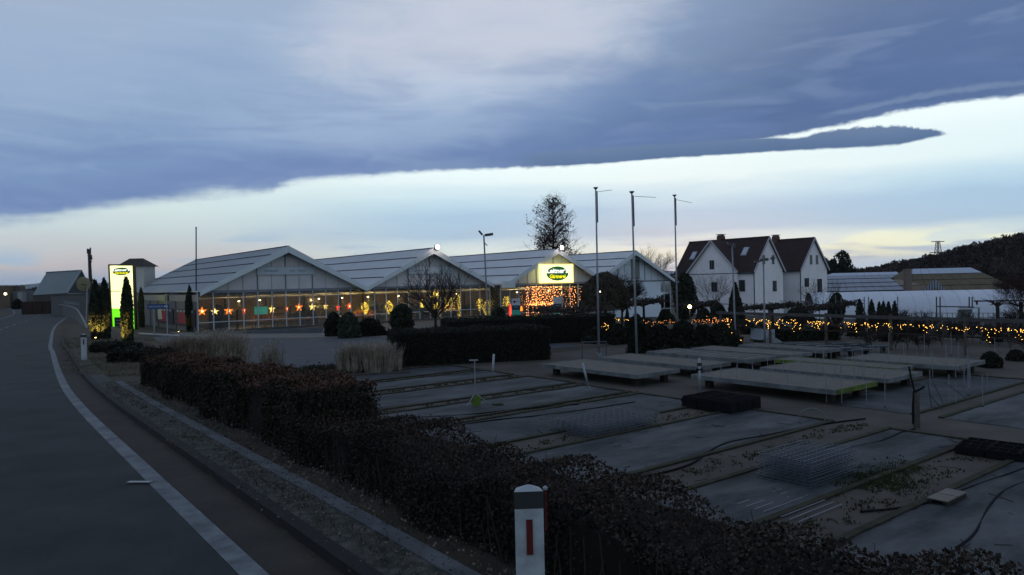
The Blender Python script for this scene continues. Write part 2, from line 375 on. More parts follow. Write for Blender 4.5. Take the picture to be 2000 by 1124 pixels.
M_field = mat('far ground', (.03, .032, .024), 1, var=.25, vscale=.02)
M_film = mat('polytunnel film', (.46, .50, .58), .45, spec=.4, var=.05, vscale=.3)
M_shade = mat('brown shade cloth', (.10, .085, .055), .9, var=.12, vscale=.4)
E_white = mat('lit sign face', (.5, .5, .45), .5, emit=(1, 1, .40), es=1.2)
E_green = mat('lit green panel', (.2, .7, .05), .5, emit=(.16, .85, .005), es=.9)
E_dgreen = mat('lit dark green oval', (.01, .05, .02), .5, emit=(.012, .08, .02), es=.8)
E_logow = mat('lit lettering white', (.8, .8, .8), .5, emit=(1, 1, .85), es=.85)
E_logoy = mat('lit lettering yellow', (.8, .7, .0), .5, emit=(1, .86, .0), es=.85)
E_bulb = mat('fairy bulb amber', (1, .6, .2), .5, emit=(1, .52, .09), es=7.5)
E_bulbr = mat('fairy bulb orange', (1, .5, .2), .5, emit=(1, .34, .09), es=4.8)
E_bulby = mat('fairy bulb yellow', (1, .8, .2), .5, emit=(1, .66, .07), es=3.2)
E_flood = mat('floodlight lens', (1, 1, 1), .5, emit=(1, .80, .74), es=9)
E_lampw = mat('ceiling lamp glow', (1, 1, 1), .5, emit=(1, .9, .45), es=5)
E_starr = mat('red paper star', (.8, .1, .02), .6, emit=(1, .05, .02), es=1.8)
E_staro = mat('orange paper star', (.9, .3, .02), .6, emit=(1, .20, .015), es=1.9)
E_stary = mat('yellow paper star', (1, .8, .3), .6, emit=(1, .64, .16), es=1.8)
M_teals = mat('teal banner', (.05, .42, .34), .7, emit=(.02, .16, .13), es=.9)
M_navy = mat('navy panel', (.012, .04, .075), .6)
M_mint = mat('mint panel', (.07, .42, .30), .7)
M_pale = mat('pale banner', (.40, .46, .52), .7, var=.05, vscale=2)
M_palet = mat('faded print', (.20, .25, .32), .7)
M_redp = mat('red poster', (.24, .02, .03), .7)
M_blues = mat('blue sign', (.02, .06, .16), .5)
M_yels = mat('yellow sign', (.55, .50, .14), .5)
M_sheet = mat('grey cladding', (.13, .125, .12), .8, var=.1, vscale=.8)
M_beige = mat('beige cladding', (.27, .25, .21), .8, var=.06, vscale=1)
M_stonep = mat('pale paving', (.13, .125, .12), .9, var=.15, vscale=1.5)
M_brickp = mat('brown paving', (.062, .048, .044), .9, var=.2, vscale=1.5, bump=.3, bscale=14)
M_fence = mat('brown board fence', (.028, .018, .015), .9, var=.2, vscale=2)
M_orange = mat('orange display', (.45, .20, .02), .8, var=.35, vscale=2)
M_floor = mat('shop floor', (.20, .17, .12), .6, var=.15, vscale=1)

# ------------------------------------------------------------------ road line and terrain
LP = [(8.7, -8.6, 2.2), (2.14, .0, 2.2), (-2.04, 5.5, 2.2), (-4.52, 8.76, 2.22), (-8.74, 14.4, 2.3), (-12.9, 20.4, 2.45), (-20.7, 32.2, 2.7), (-26.4, 40.9, 2.85), (-44.1, 69.2, 3.15), (-70, 113, 3.5), (-94, 149, 3.6), (-121.6, 185, 3.7), (-183, 256, 3.9), (-300, 370, 4.0)]
LP = [Vector((x, y, 2.2 - d)) for x, y, d in LP]
def catmull(P, n=10):
    out = []
    for i in range(len(P) - 1):
        p0, p1, p2, p3 = P[max(i - 1, 0)], P[i], P[i + 1], P[min(i + 2, len(P) - 1)]
        for k in range(n):
            t = k / n; out.append(.5 * ((2 * p1) + (p2 - p0) * t + (2 * p0 - 5 * p1 + 4 * p2 - p3) * t * t + (3 * p1 - p0 - 3 * p2 + p3) * t ** 3))
    out.append(P[-1]); return out
LINE = catmull(LP, 10)
LN = []
for i, p in enumerate(LINE):
    d = LINE[min(i + 1, len(LINE) - 1)] - LINE[max(i - 1, 0)]; d.z = 0; d.normalize(); LN.append(Vector((d.y, -d.x, 0)))   # to the right
LA = np.array([p[:] for p in LINE]); NA = np.array([n[:] for n in LN])
def yard_z(a): return -1.7 - .040 * np.clip(a - 42, 0, 85)
def heights(X, Y):
    X = np.atleast_1d(X).astype(float); Y = np.atleast_1d(Y).astype(float); out = np.empty(len(X))
    for s in range(0, len(X), 20000):
        x = X[s:s + 20000]; y = Y[s:s + 20000]
        A = LA[:-1, :2]; B = LA[1:, :2]; d = B - A; l2 = (d ** 2).sum(1)
        t = ((x[:, None] - A[None, :, 0]) * d[None, :, 0] + (y[:, None] - A[None, :, 1]) * d[None, :, 1]) / l2[None]
        t = np.clip(t, 0, 1); px = A[None, :, 0] + t * d[None, :, 0]; py = A[None, :, 1] + t * d[None, :, 1]
        D = (x[:, None] - px) ** 2 + (y[:, None] - py) ** 2; k = D.argmin(1); r = np.arange(len(x))
        dist = np.sqrt(D[r, k]); tk = t[r, k]; zr = LA[k, 2] * (1 - tk) + LA[k + 1, 2] * tk
        sgn = np.sign((x - px[r, k]) * d[k, 1] - (y - py[r, k]) * d[k, 0]); o = dist * sgn
        a = x * U.x + y * U.y; yz = yard_z(a)
        w = np.clip((o - 3.0) / 4.0, 0, 1); w = w * w * (3 - 2 * w)
        z = (zr - .06) * (1 - w) + yz * w
        z = np.where((o > .6) & (o < 3.0), zr + .03, z)
        z = np.where(o < -8.5, zr - .15, z)
        # wooded rise on the far right
        ss = lambda v: np.clip(v, 0, 1) ** 2 * (3 - 2 * np.clip(v, 0, 1)); yy = np.maximum(y, 1.0)
        z = z + 18 * ss((x / yy - .43) / .40) * np.clip(y / 300, 0, 1.6) * ss((y - 210) / 60) * ss((620 - y) / 120)
        out[s:s + 20000] = z
    return out
def hz(x, y): return float(heights([x], [y])[0])
def gt(x, y, dmax=400):
    """where the sight line through a spot of the survey picture meets the terrain"""
    r = CM @ Vector(((x - 1000) / F, -(y - 562) / F, -1)); T = np.geomspace(2, dmax, 700) / r.y
    P = np.array([(r * t)[:] for t in T]) + np.array([0, 0, EYE]); h_ = heights(P[:, 0], P[:, 1]); k = np.argmax(P[:, 2] <= h_)
    if P[k, 2] > h_[k]: k = len(T) - 1
    k = max(k, 1); d0 = P[k - 1, 2] - h_[k - 1]; d1 = P[k, 2] - h_[k]; w = d0 / (d0 - d1 + 1e-9)
    q = P[k - 1] * (1 - w) + P[k] * w; return Vector((q[0], q[1], hz(q[0], q[1])))
def down(p): return Vector((p.x, p.y, hz(p.x, p.y)))

def axis(fine0, fine1, step, lo, hi, gr=1.13):
    c = list(np.arange(fine0, fine1, step)); s = step
    while c[-1] < hi: s *= gr; c.append(c[-1] + s)
    s = step
    while c[0] > lo: s *= gr; c.insert(0, c[0] - s)
    return np.array(c)
xs = axis(-34, 40, .5, -9000, 9000); ys = axis(-4, 62, .5, -4000, 12000)
GX, GY = np.meshgrid(xs, ys); gzv = heights(GX.ravel(), GY.ravel())
nx, ny = len(xs), len(ys)
ii, jj = np.meshgrid(np.arange(nx - 1), np.arange(ny - 1)); q0 = (jj * nx + ii).ravel()
tf = np.stack([q0, q0 + 1, q0 + 1 + nx, q0 + nx], 1)
me = np_mesh('ground', np.stack([GX.ravel(), GY.ravel(), gzv], 1), tf, M_soil); me.shade_smooth()
props(mesh_obj('ground', me, M_soil), kind='structure')

def ribbon(name, o0, o1, dz, m, i0=0, i1=None, thick=0.0, edge_dz=None):
    i1 = len(LINE) if i1 is None else i1; b = MB(); vs = []
    for i in range(i0, i1):
        A = LINE[i] + LN[i] * o0 + Vector((0, 0, dz)); B = LINE[i] + LN[i] * o1 + Vector((0, 0, dz if edge_dz is None else edge_dz)); vs += [A, B]
    n = i1 - i0; fs = [(2 * k, 2 * k + 1, 2 * k + 3, 2 * k + 2) for k in range(n - 1)]
    b.add(vs, fs)
    if thick:
        lo = [v - Vector((0, 0, thick)) for v in vs]; m0 = len(vs); b.v += [tuple(v) for v in lo]
        b.f += [(2 * k, 2 * k + 2, m0 + 2 * k + 2, m0 + 2 * k) for k in range(n - 1)] + [(2 * k + 1, m0 + 2 * k + 1, m0 + 2 * k + 3, 2 * k + 3) for k in range(n - 1)] + [(0, m0, m0 + 1, 1)]
    return props(b.build(name, m), kind='structure')
ribbon('road', -8.4, .10, 0, M_asph, thick=.3)
ribbon('shoulder', .10, .54, -.004, M_shld, 0, 115, thick=.2)
ribbon('kerb', .54, .67, .09, M_kerb, 0, 72, thick=.3)
ribbon('gravel_verge', .67, 1.04, .085, M_grav, 0, 62, thick=.3)
ribbon('concrete_channel', 1.04, 1.2, .10, M_conc, 0, 47, thick=.3)
ribbon('edge_line', -.09, .09, .004, M_line)
ribbon('far_edge_line', -7.95, -7.8, .004, M_line)
# dashes of the centre line
seg = [0.0]
for i in range(1, len(LINE)): seg.append(seg[-1] + (LINE[i] - LINE[i - 1]).length)
def on_line(s, o, z=0.0):
    i = min(max(int(np.searchsorted(seg, s)) - 1, 0), len(LINE) - 2); t = (s - seg[i]) / (seg[i + 1] - seg[i])
    return LINE[i].lerp(LINE[i + 1], t) + LN[i].lerp(LN[i + 1], t) * o + Vector((0, 0, z))
b = MB()
s = 3.0
while s < 330:
    for k in range(4): b.quad(on_line(s + k, -4.0, .004), on_line(s + k, -3.87, .004), on_line(s + k + 1, -3.87, .004), on_line(s + k + 1, -4.0, .004))
    s += 7.5
props(b.build('centre_line', M_line), kind='structure')
p = gz(294, 942, 0); q = gz(250, 942, 0)
b = MB(); d = (q - p).normalized(); nn = Vector((-d.y, d.x, 0)) * .035; zz = Vector((0, 0, .006)); b.quad(p - nn + zz, q - nn + zz, q + nn + zz, p + nn + zz)
props(b.build('survey_tick_mark', mat('tick paint', (.25, .28, .30), .7)), kind='structure')

# ------------------------------------------------------------------ leaves, grass, gravel on the verge
n = 6000; idx = RNG.random(n) ** 1.5 * 38 + 6; cs = []
for t in idx:
    i = int(t); p = LINE[i] + LN[i] * random.uniform(.7, 1.7) + Vector((random.uniform(-.3, .3), random.uniform(-.3, .3), 0)); cs.append((p.x, p.y, p.z + .10))
cs = np.array(cs)
props(mesh_obj('fallen_leaves', leaf_mesh('fallen_leaves', cs, .026, mat('fallen leaves', (.05, .045, .038), .9, col2=(.14, .12, .10), vscale=20)), None), 'scatter of pale fallen leaves and chippings on the verge beside the road', 'leaf litter', kind='stuff')
def tuft_mesh(name, pts, hgt, m, nb=14, spread=.12, w=.008, droop=.5):
    vs = []; fs = []
    for p in pts:
        for k in range(nb):
            a = random.uniform(0, 2 * PI); hh = hgt * random.uniform(.5, 1.15); r = random.uniform(0, spread); l = random.uniform(.1, 1) * droop * hh
            bx, by = p[0] + math.cos(a) * r, p[1] + math.sin(a) * r; sx, sy = -math.sin(a) * w, math.cos(a) * w
            m0 = len(vs)
            vs += [(bx - sx, by - sy, p[2]), (bx + sx, by + sy, p[2]), (bx + math.cos(a) * l * .35 + sx * .8, by + math.sin(a) * l * .35 + sy * .8, p[2] + hh * .6), (bx + math.cos(a) * l * .35 - sx * .8, by + math.sin(a) * l * .35 - sy * .8, p[2] + hh * .6), (bx + math.cos(a) * l, by + math.sin(a) * l, p[2] + hh)]
            fs += [(m0, m0 + 1, m0 + 2, m0 + 3), (m0 + 3, m0 + 2, m0 + 4)]
    me = bpy.data.meshes.new(name); me.from_pydata(vs, [], fs); me.materials.append(m); return me
pts = []
for k in range(420):
    i = int(random.random() ** 1.4 * 40 + 6); o = random.choice([random.uniform(.72, 1.0), random.uniform(.72, 1.0), random.uniform(1.25, 1.6)]); p = LINE[i].lerp(LINE[i + 1], random.random()) + LN[i] * o; pts.append((p.x, p.y, p.z + (.085 if o < 1.1 else .03)))
props(mesh_obj('verge_grass', tuft_mesh('verge_grass', pts, .045, mat('pale verge stalks', (.03, .032, .028), 1, col2=(.10, .10, .085), vscale=6), 12, .12, .004), None), 'sparse dull grass tufts along the verge below the hedge', 'grass', kind='stuff')
pts = []
for k in range(1500):
    p = gt(random.uniform(120, 300), random.uniform(660, 735)); pts.append(tuple(p))
props(mesh_obj('bank_grass', tuft_mesh('bank_grass', pts, .10, mat('bank grass', (.07, .066, .05), 1, col2=(.15, .14, .105), vscale=.6), 10, .25, .012), None), 'yellowish winter grass on the bank by the lit trees', 'grass', kind='stuff')
# ------------------------------------------------------------------ delineator posts
def delineator(p, w, hh, label, face):
    t = thing('reflector_post', label, 'road post', p, face, 'white reflector posts along the road')
    sh = [(-w / 2, -.035), (w / 2, -.035), (w / 2 * .8, .05), (-w / 2 * .8, .05)]
    def slab(z0, z1, g_=0.0):
        b = MB(); vs = [((x + math.copysign(g_, x)), y + math.copysign(g_, y), z) for z in (z0, z1) for x, y in sh]
        return b.add(vs, [(3, 2, 1, 0), (4, 5, 6, 7), (0, 1, 5, 4), (1, 2, 6, 5), (2, 3, 7, 6), (3, 0, 4, 7)])
    slab(-.25, hh - .12).build('shaft', M_post, t, world=False)
    slab(hh - .12, hh - .02, .002).build('band', M_black, t, world=False)
    b = MB(); vs = [(x * 1.02, y * 1.02, hh - .02) for x, y in sh] + [(-w * .05, .0, hh + .012), (w * .05, .0, hh + .012)]
    b.add(vs, [(0, 1, 5, 4), (1, 2, 5), (2, 3, 4, 5), (3, 0, 4), (0, 3, 2, 1)]).build('cap', mat('cap top', (.28, .31, .35), .6), t, world=False)
    MB().box((0, -.0385, hh - .285), (w * .22, .007, .205)).build('reflector', M_red, t, world=False)
    return t
pp = at(1036, 1150, 4.2); pz = hz(pp.x, pp.y)
dl_ = delineator((pp.x, pp.y, .06), .168, 1.02 - .06 - .02, 'nearest white reflector post with black cap and dark red reflector, in the foreground', .05)
MB().box((.10, .0, .80), (.012, .03, .24)).build('side_reflector', M_red, dl_, world=False)
MB().ball((.10, .0, .925), .016, 8, 5).build('bolt', M_galv, dl_, world=False)
p2 = gt(165, 706)
delineator(p2, .19, 1.0, 'distant white reflector post on the grass bank before the low hedges', .3)
for x_, lab in ((12, 'far white reflector post at the outside of the bend'),):
    p3 = gt(x_, 597, 500); delineator(p3, .3, 1.6, lab, .3)

# ------------------------------------------------------------------ hedges in front
def hedge_strip(name, label, i0, i1, o0, o1, hgt, nleaf, size, m, mtop, jag=.10, group=None):
    """clipped hedge that follows the road between line indexes"""
    t = thing(name, label, 'hedge', down(on_line(seg[i0], (o0 + o1) / 2)), 0, group)
    b = MB(); vs = []; s0, s1 = seg[i0], seg[i1]; K = 40; HQ = lambda s: (hgt[0] + (hgt[1] - hgt[0]) * (s - s0) / (s1 - s0)) if isinstance(hgt, tuple) else hgt
    for k in range(K + 1):
        s = s0 + (s1 - s0) * k / K
        for o, z in ((o0 + .12, -.1), (o0 + .12, HQ(s) - .14), (o1 - .12, HQ(s) - .14), (o1 - .12, -.6)): vs.append(on_line(s, o, z))
    fs = [(k * 4 + j, k * 4 + j + 1, k * 4 + j + 5, k * 4 + j + 4) for k in range(K) for j in range(3)] + [(0, 1, 2, 3), (K * 4 + 3, K * 4 + 2, K * 4 + 1, K * 4)]
    b.add(vs, fs).build('dark_filler', M_core, t)  # added solid block, stands for the dark inside of the hedge
    HH = lambda s: (hgt[0] + (hgt[1] - hgt[0]) * (s - s0) / (s1 - s0)) if isinstance(hgt, tuple) else hgt
    def cloud(n, top):
        out = np.empty((n, 3))
        for j in range(n):
            s = random.uniform(s0, s1); bul = .10 * math.sin(s * 1.7) + .06 * math.sin(s * 4.1 + 1) + random.gauss(0, .02)
            hv = HH(s) + .07 * math.sin(s * 2.3 + 2) + .05 * math.sin(s * 6.1)
            r = random.random()
            if top: o = random.uniform(o0, o1); z = hv + abs(random.gauss(0, jag)) * (1 - .6 * abs((o - o0) / (o1 - o0) * 2 - 1) ** 2) - .04
            elif r < .50: o = o0 + bul + random.uniform(0, .12); z = random.uniform(0, 1) ** .8 * hv
            elif r < .78: o = random.uniform(o0, o1); z = hv - random.uniform(0, .12)
            elif r < .90: o = o1 - random.uniform(0, .12); z = random.uniform(-.3, hv)
            else: s = random.choice([s0, s1]) + random.gauss(0, .05); o = random.uniform(o0, o1); z = random.uniform(0, hv)
            p = on_line(min(max(s, .01), seg[-1] - 1), o, z); out[j] = p[:]
        return out
    st = MB(); q_ = s0 + .1
    while q_ < s1:
        a_ = on_line(q_, o0 + random.uniform(-.02, .12), -.12); b_ = a_ + Vector((random.gauss(0, .08), random.gauss(0, .06), random.uniform(.35, .75))); st.tube([a_, (a_ + b_) / 2 + Vector((random.gauss(0, .03), 0, 0)), b_], [.011, .008, .004], 4, cap=False)
        a2 = on_line(q_, random.uniform(o0 + .1, o1 - .1), HH(q_) - .2); st.tube([a2, a2 + Vector((random.gauss(0, .07), random.gauss(0, .07), random.uniform(.18, .34)))], [.004, .002], 3, cap=False); q_ += random.uniform(.03, .14)
    st.build('stems', M_bark, t, kind='stuff')
    mesh_obj('foliage', leaf_mesh('foliage', cloud(nleaf, False), size, m, jitter=.5), None, t, kind='stuff')
    mesh_obj('top_leaves', leaf_mesh('top_leaves', cloud(nleaf // 4, True), size * .9, mtop, jitter=.5), None, t, kind='stuff')
    return t
def idx_at_Y(y): return int(np.argmin(abs(LA[:, 1] - y)))
# hedge face on the line of the verge; segments by how far they lie along the road
def s_for(p):  # arc length of the nearest line point
    k = int(np.argmin(((LA[:, :2] - np.array([p.x, p.y])) ** 2).sum(1))); return k
kA = s_for(gz(301, 761, -.5)); kB = idx_at_Y(7.9)
hedge_strip('beech_hedge', 'clipped beech hedge with rusty brown leaves on top, following the road', kB, kA - 2, 1.62, 2.65, (.88, .66), 80000, .038, M_beech, M_beecht, .07)
hedge_strip('dark_hedge', 'lower dark bare hedge in the foreground behind the nearest reflector post', 2, kB, 1.55, 2.58, .62, 120000, .026, M_hdark, mat('hedge tips', (.014, .010, .008), .95, col2=(.055, .036, .028), vscale=4), .03)

# ------------------------------------------------------------------ shrubs and trees
def shrub(name, label, cat, p, r, hgt, shape, n, size, m, group=None, vert=0.0, aspect=1.0, trunk=.0, squash=(1, 1), rough=.12, z0=0.0, core=True, tr=.05):
    t = thing(name, label, cat, p, 0, group)
    u = RNG.random(n); th = RNG.random(n) * 2 * PI; rr = np.sqrt(RNG.uniform(.45, 1.0, n))
    if shape == 'cone': prof = (1 - u) ** .75 * np.clip(u / .08, .55, 1)
    elif shape == 'column': prof = np.where(u < .55, .82 + .18 * np.sin(u / .55 * PI / 2), np.cos((u - .55) / .45 * PI / 2) ** .75)
    elif shape == 'dome': prof = np.sqrt(np.clip(1 - u ** 2.2, 0, 1))
    elif shape == 'mound': prof = np.sqrt(np.clip(1 - u ** 1.3, 0, 1)) * (.8 + .2 * np.sin(th * 3 + 1))
    else: prof = np.sqrt(np.clip(1 - (2 * u - 1) ** 2, 0, 1))
    lump = 1 + rough * np.sin(th * 3 + u * 7) + rough * .7 * np.sin(th * 7 - u * 13 + 2) + RNG.normal(0, rough * .35, n)
    R_ = r * prof * rr * lump
    z = trunk + u * (hgt - trunk) + RNG.normal(0, .02 * hgt, n)
    c = np.stack([np.cos(th) * R_ * squash[0], np.sin(th) * R_ * squash[1], z], 1)
    mesh_obj('foliage', leaf_mesh('foliage', c, size, m, vert, aspect), None, t, world=False, kind='stuff')
    if core:
        b = MB(); ks = 7; pts = []; rad = []
        for k in range(ks):
            uu = k / (ks - 1); 
            pf = {'cone': (1 - uu) ** .75, 'column': 1 - uu ** 4, 'dome': math.sqrt(max(0, 1 - uu ** 2.2)), 'mound': math.sqrt(max(0, 1 - uu ** 1.3))}.get(shape, math.sqrt(max(0, 1 - (2 * uu - 1) ** 2)))
            pts.append((0, 0, trunk + (hgt - trunk) * uu * .93)); rad.append(max(.01, r * pf * .62 * min(squash)))
        b.tube(pts, rad, 8).build('dark_filler', M_core, t, world=False)  # added solid core, painted near-black like the shade within the crown
    b = MB().tube([(0, 0, -.15), (0, 0, trunk + .2 * (hgt - trunk))], [tr, tr * .8], 6); b.build('trunk', M_bark, t, world=False)
    return t
def bare_tree(name, label, p, hgt, spread, n0, m=M_twig, trunk_h=.3, levels=4, thick=.03, leaves=0, leafm=None, leafsz=.2, droop=0.0, up=.6, seed=1, group=None, cat='tree', kids=4, wid=1.0):
    rnd = random.Random(seed); t = thing(name, label, cat, p, 0, group); tb = MB(); bb = MB(); ends = []
    th = hgt * trunk_h
    tb.tube([(0, 0, -.2), (rnd.gauss(0, .02) * hgt * .3, 0, th * .5), (0, 0, th)], [thick * hgt, thick * hgt * .75, thick * hgt * .6], 8)
    def grow(q, d, ln, r, lv):
        k = 3; pts = [q]; rs = [r]
        for i in range(k):
            d = (d + Vector((rnd.gauss(0, .13), rnd.gauss(0, .13), rnd.gauss(0, .08) + .06 * up - droop * .12 * (3 - lv)))).normalized(); q = q + d * ln / k; pts.append(q); rs.append(max(.006, r * (1 - .22 * (i + 1))))
            if lv > 0:
                for j in range(kids // 2 if i < k - 1 else kids):
                    ax = Vector((rnd.gauss(0, 1), rnd.gauss(0, 1), rnd.gauss(0, .5) + up * .5)); nd_ = (d * .75 + ax.normalized() * .62); nd_.x *= wid; nd_.y *= wid
                    grow(q, nd_.normalized(), ln * rnd.uniform(.5, .75), max(.006, r * .5), lv - 1)
            else: ends.append(q)
        (bb if True else tb).tube(pts, rs, 4 if lv < 2 else 5, cap=False)
    for i in range(n0):
        a = 2 * PI * i / n0 + rnd.random(); tilt = spread * rnd.uniform(.5, 1)
        grow(Vector((0, 0, th * rnd.uniform(.8, 1))), Vector((math.cos(a) * tilt, math.sin(a) * tilt, 1)).normalized(), (hgt - th) * rnd.uniform(.42, .55), thick * hgt * .4, levels - 1)
    tb.build('trunk', M_bark, t, world=False); bb.build('crown', m, t, world=False, kind='stuff')
    if leaves:
        e = np.array([q[:] for q in ends]); c = e[RNG.integers(0, len(e), leaves)] + RNG.normal(0, leafsz * 1.1, (leaves, 3))
        mesh_obj('leaves', leaf_mesh('leaves', c, leafsz, leafm), None, t, world=False, kind='stuff')
    return t

# thujas round the lit sign
uplit = []
for (x, y, yt, w, lab) in ((188, 664, 552, 21, 'dark columnar thuja, left one of the touching pair beside the sign'), (206, 663, 548, 20, 'dark columnar thuja, right one of the touching pair beside the sign'), (250, 683, 546, 20, 'dark columnar thuja standing in front of the lit sign'), (277, 640, 564, 11, 'slim dark thuja just right of the lit sign'), (372, 649, 561, 16, 'slim dark thuja at the corner of the first greenhouse')):
    p = gt(x, y); k = p.y / F; top = at(x, yt, p.y).z; hh = top - p.z
    t = shrub('thuja', lab, 'thuja', p, w * k * .47, hh, 'column', 5200, .11, M_leafd, 'columnar thujas by the road sign', vert=.8, aspect=1.8)
    uplit.append((p, hh))
def spot(p, e, lab, off):
    q = Vector((p.x + off[0], p.y + off[1], 0)); q.z = hz(q.x, q.y) + .05
    t = thing('garden_spotlight', lab, 'lamp', q, 0, 'small uplights at the thujas')
    MB().tube([(0, 0, -.05), (0, 0, .1)], .05, 8).build('housing', M_black, t, world=False)
    MB().tube([(0, 0, .1), (0, 0, .11)], .045, 8).build('lens', mat('warm lens', (1, .7, .3), .5, emit=(1, .6, .15), es=18), t, world=False)
    l = bpy.data.lights.new('lamp_light', 'SPOT'); l.energy = e; l.color = (1, .58, .12); l.spot_size = math.radians(44); l.spot_blend = .6; l.shadow_soft_size = .04
    o = bpy.data.objects.new('lamp_light', l); COL.objects.link(o); o.parent = t; o.location = (0, 0, .13)
    d = Vector((p.x, p.y, p.z + 1.0)) - q; o.rotation_euler = d.to_track_quat('-Z', 'Y').to_euler()
spot(uplit[0][0], 420, 'small warm uplight in front of the left thuja of the pair', (-.15, -.85)); spot(uplit[1][0], 520, 'small warm uplight in front of the right thuja of the pair', (-.1, -.85)); spot(uplit[2][0], 560, 'small warm uplight in front of the thuja before the lit sign', (-.25, -.75))
spot(uplit[4][0], 45, 'small warm uplight beside the thuja at the greenhouse corner', (-.5, -1.3))
def hedge_box(name, label, A, B, depth, hgt, n, size, m=M_box, group=None, rough=.05):
    """straight clipped hedge: front foot from A to B"""
    A = Vector(A); B = Vector(B); d = (B - A); d.z = 0; ln = d.length; d.normalize(); nr = Vector((-d.y, d.x, 0))
    t = thing(name, label, 'hedge', A, 0, group)
    c = np.empty((n, 3)); r = RNG.random(n); 
    for j in range(n):
        x = random.uniform(0, ln); y = random.uniform(0, depth); z = random.uniform(0, hgt)
        if r[j] < .42: y = random.gauss(.05, rough)
        elif r[j] < .72: z = hgt + random.gauss(-.03, rough) + .04 * math.sin(x * 3)
        elif r[j] < .82: x = random.gauss(0, rough)
        elif r[j] < .92: x = ln + random.gauss(0, rough)
        else: y = depth + random.gauss(0, rough)
        c[j] = (A + d * x + nr * y + Vector((0, 0, z + (B.z - A.z) * x / ln)))[:]
    mesh_obj('foliage', leaf_mesh('foliage', c, size, m), None, t, kind='stuff')
    MB().prism([A + nr * .05 - Vector((0, 0, .15)), A + nr * .05 + Vector((0, 0, hgt - .1)), A + nr * (depth - .05) + Vector((0, 0, hgt - .1)), A + nr * (depth - .05) - Vector((0, 0, .15))], B - A).build('dark_filler', M_core, t)  # solid dark filler added behind the leaves, no real branches
    return t
hedge_box('low_hedge', 'low clipped box hedge on the bank under the pair of thujas', gt(176, 691), gt(238, 691), 1.0, .36, 5000, .10, group='low clipped hedges on the bank')
hedge_box('low_hedge', 'low clipped box hedge in front of the single thuja', gt(211, 711), gt(300, 711), 1.0, .42, 6000, .09, group='low clipped hedges on the bank')
hA = gt(768, 718); hB = gt(1074, 703)
hedge_box('clipped_hedge', 'big dark clipped hedge block at the front of the car park', hA, hB, 3.0, 1.62, 26000, .085)
q1 = gt(818, 700) ; hedge_box('clipped_hedge', 'taller dark clipped hedge behind the big hedge block', AB(23.2, 36.5, -1.7), AB(33.5, 32.6, -1.7), 2.0, 1.7, 16000, .085)
# rounded shrubs in front of the shop
for (x, y, yt, w, m, shp, lab) in ((652, 657, 612, 36, M_box, 'dome', 'dark rounded shrub at the left end of the shop border'), (682, 660, 612, 44, M_leafg, 'dome', 'grey green rounded shrub in front of the dark shrubs'), (722, 656, 624, 62, M_box, 'dome', 'low wide dark shrub right of the grey green one'),
                              (786, 656, 597, 46, M_leafd, 'egg', 'egg shaped dark shrub left of the bare pollarded tree'), (977, 640, 603, 30, M_leafd, 'dome', 'small dark rounded shrub near the entrance lights'), (1120, 648, 622, 60, M_box, 'mound', 'low spreading dark shrub right of the entrance doors'), (1082, 655, 632, 44, M_box, 'mound', 'low dark shrub bordering the brown paving'),
                              (1165, 668, 640, 110, M_box, 'mound', 'wide dark planting at the foot of the first flagpole')):
    p = gt(x, y); k = p.y / F; hh = at(x, yt, p.y).z - p.z
    shrub('round_shrub', lab, 'shrub', p, w * k / 2 * .93, hh, shp, 3800, .19, m, 'evergreen shrubs in front of the shop', rough=.13)
# pollarded tree and trimmed tree
p = gt(850, 668); bare_tree('pollard_tree', 'bare pollarded tree with a broom of upright twigs in front of the second greenhouse', Vector((at(850, 600, 50).x, 50, -1.7)), 5.6, 1.35, 17, trunk_h=.33, levels=4, thick=.024, up=.8, seed=4, kids=2)
pb = at(1182, 600, 62); pb.z = yard_z(pb.dot(U)) 
tt = shrub('trimmed_tree', 'flat topped trimmed tree with dense dark twigs beside the lit sign', 'tree', pb, 2.2, 4.5, 'dome', 13000, .11, mat('dense twigs', (.050, .042, .033), .95, var=.4, vscale=2), trunk=1.6, vert=.7, aspect=2.4, rough=.04, tr=.14)
tb = bare_tree('spray_tree', 'bare fan shaped tree crown behind the second flagpole', Vector((at(1215, 600, 66).x, 66, -2.2)), 4.9, .85, 8, trunk_h=.35, levels=4, seed=9, kids=4)
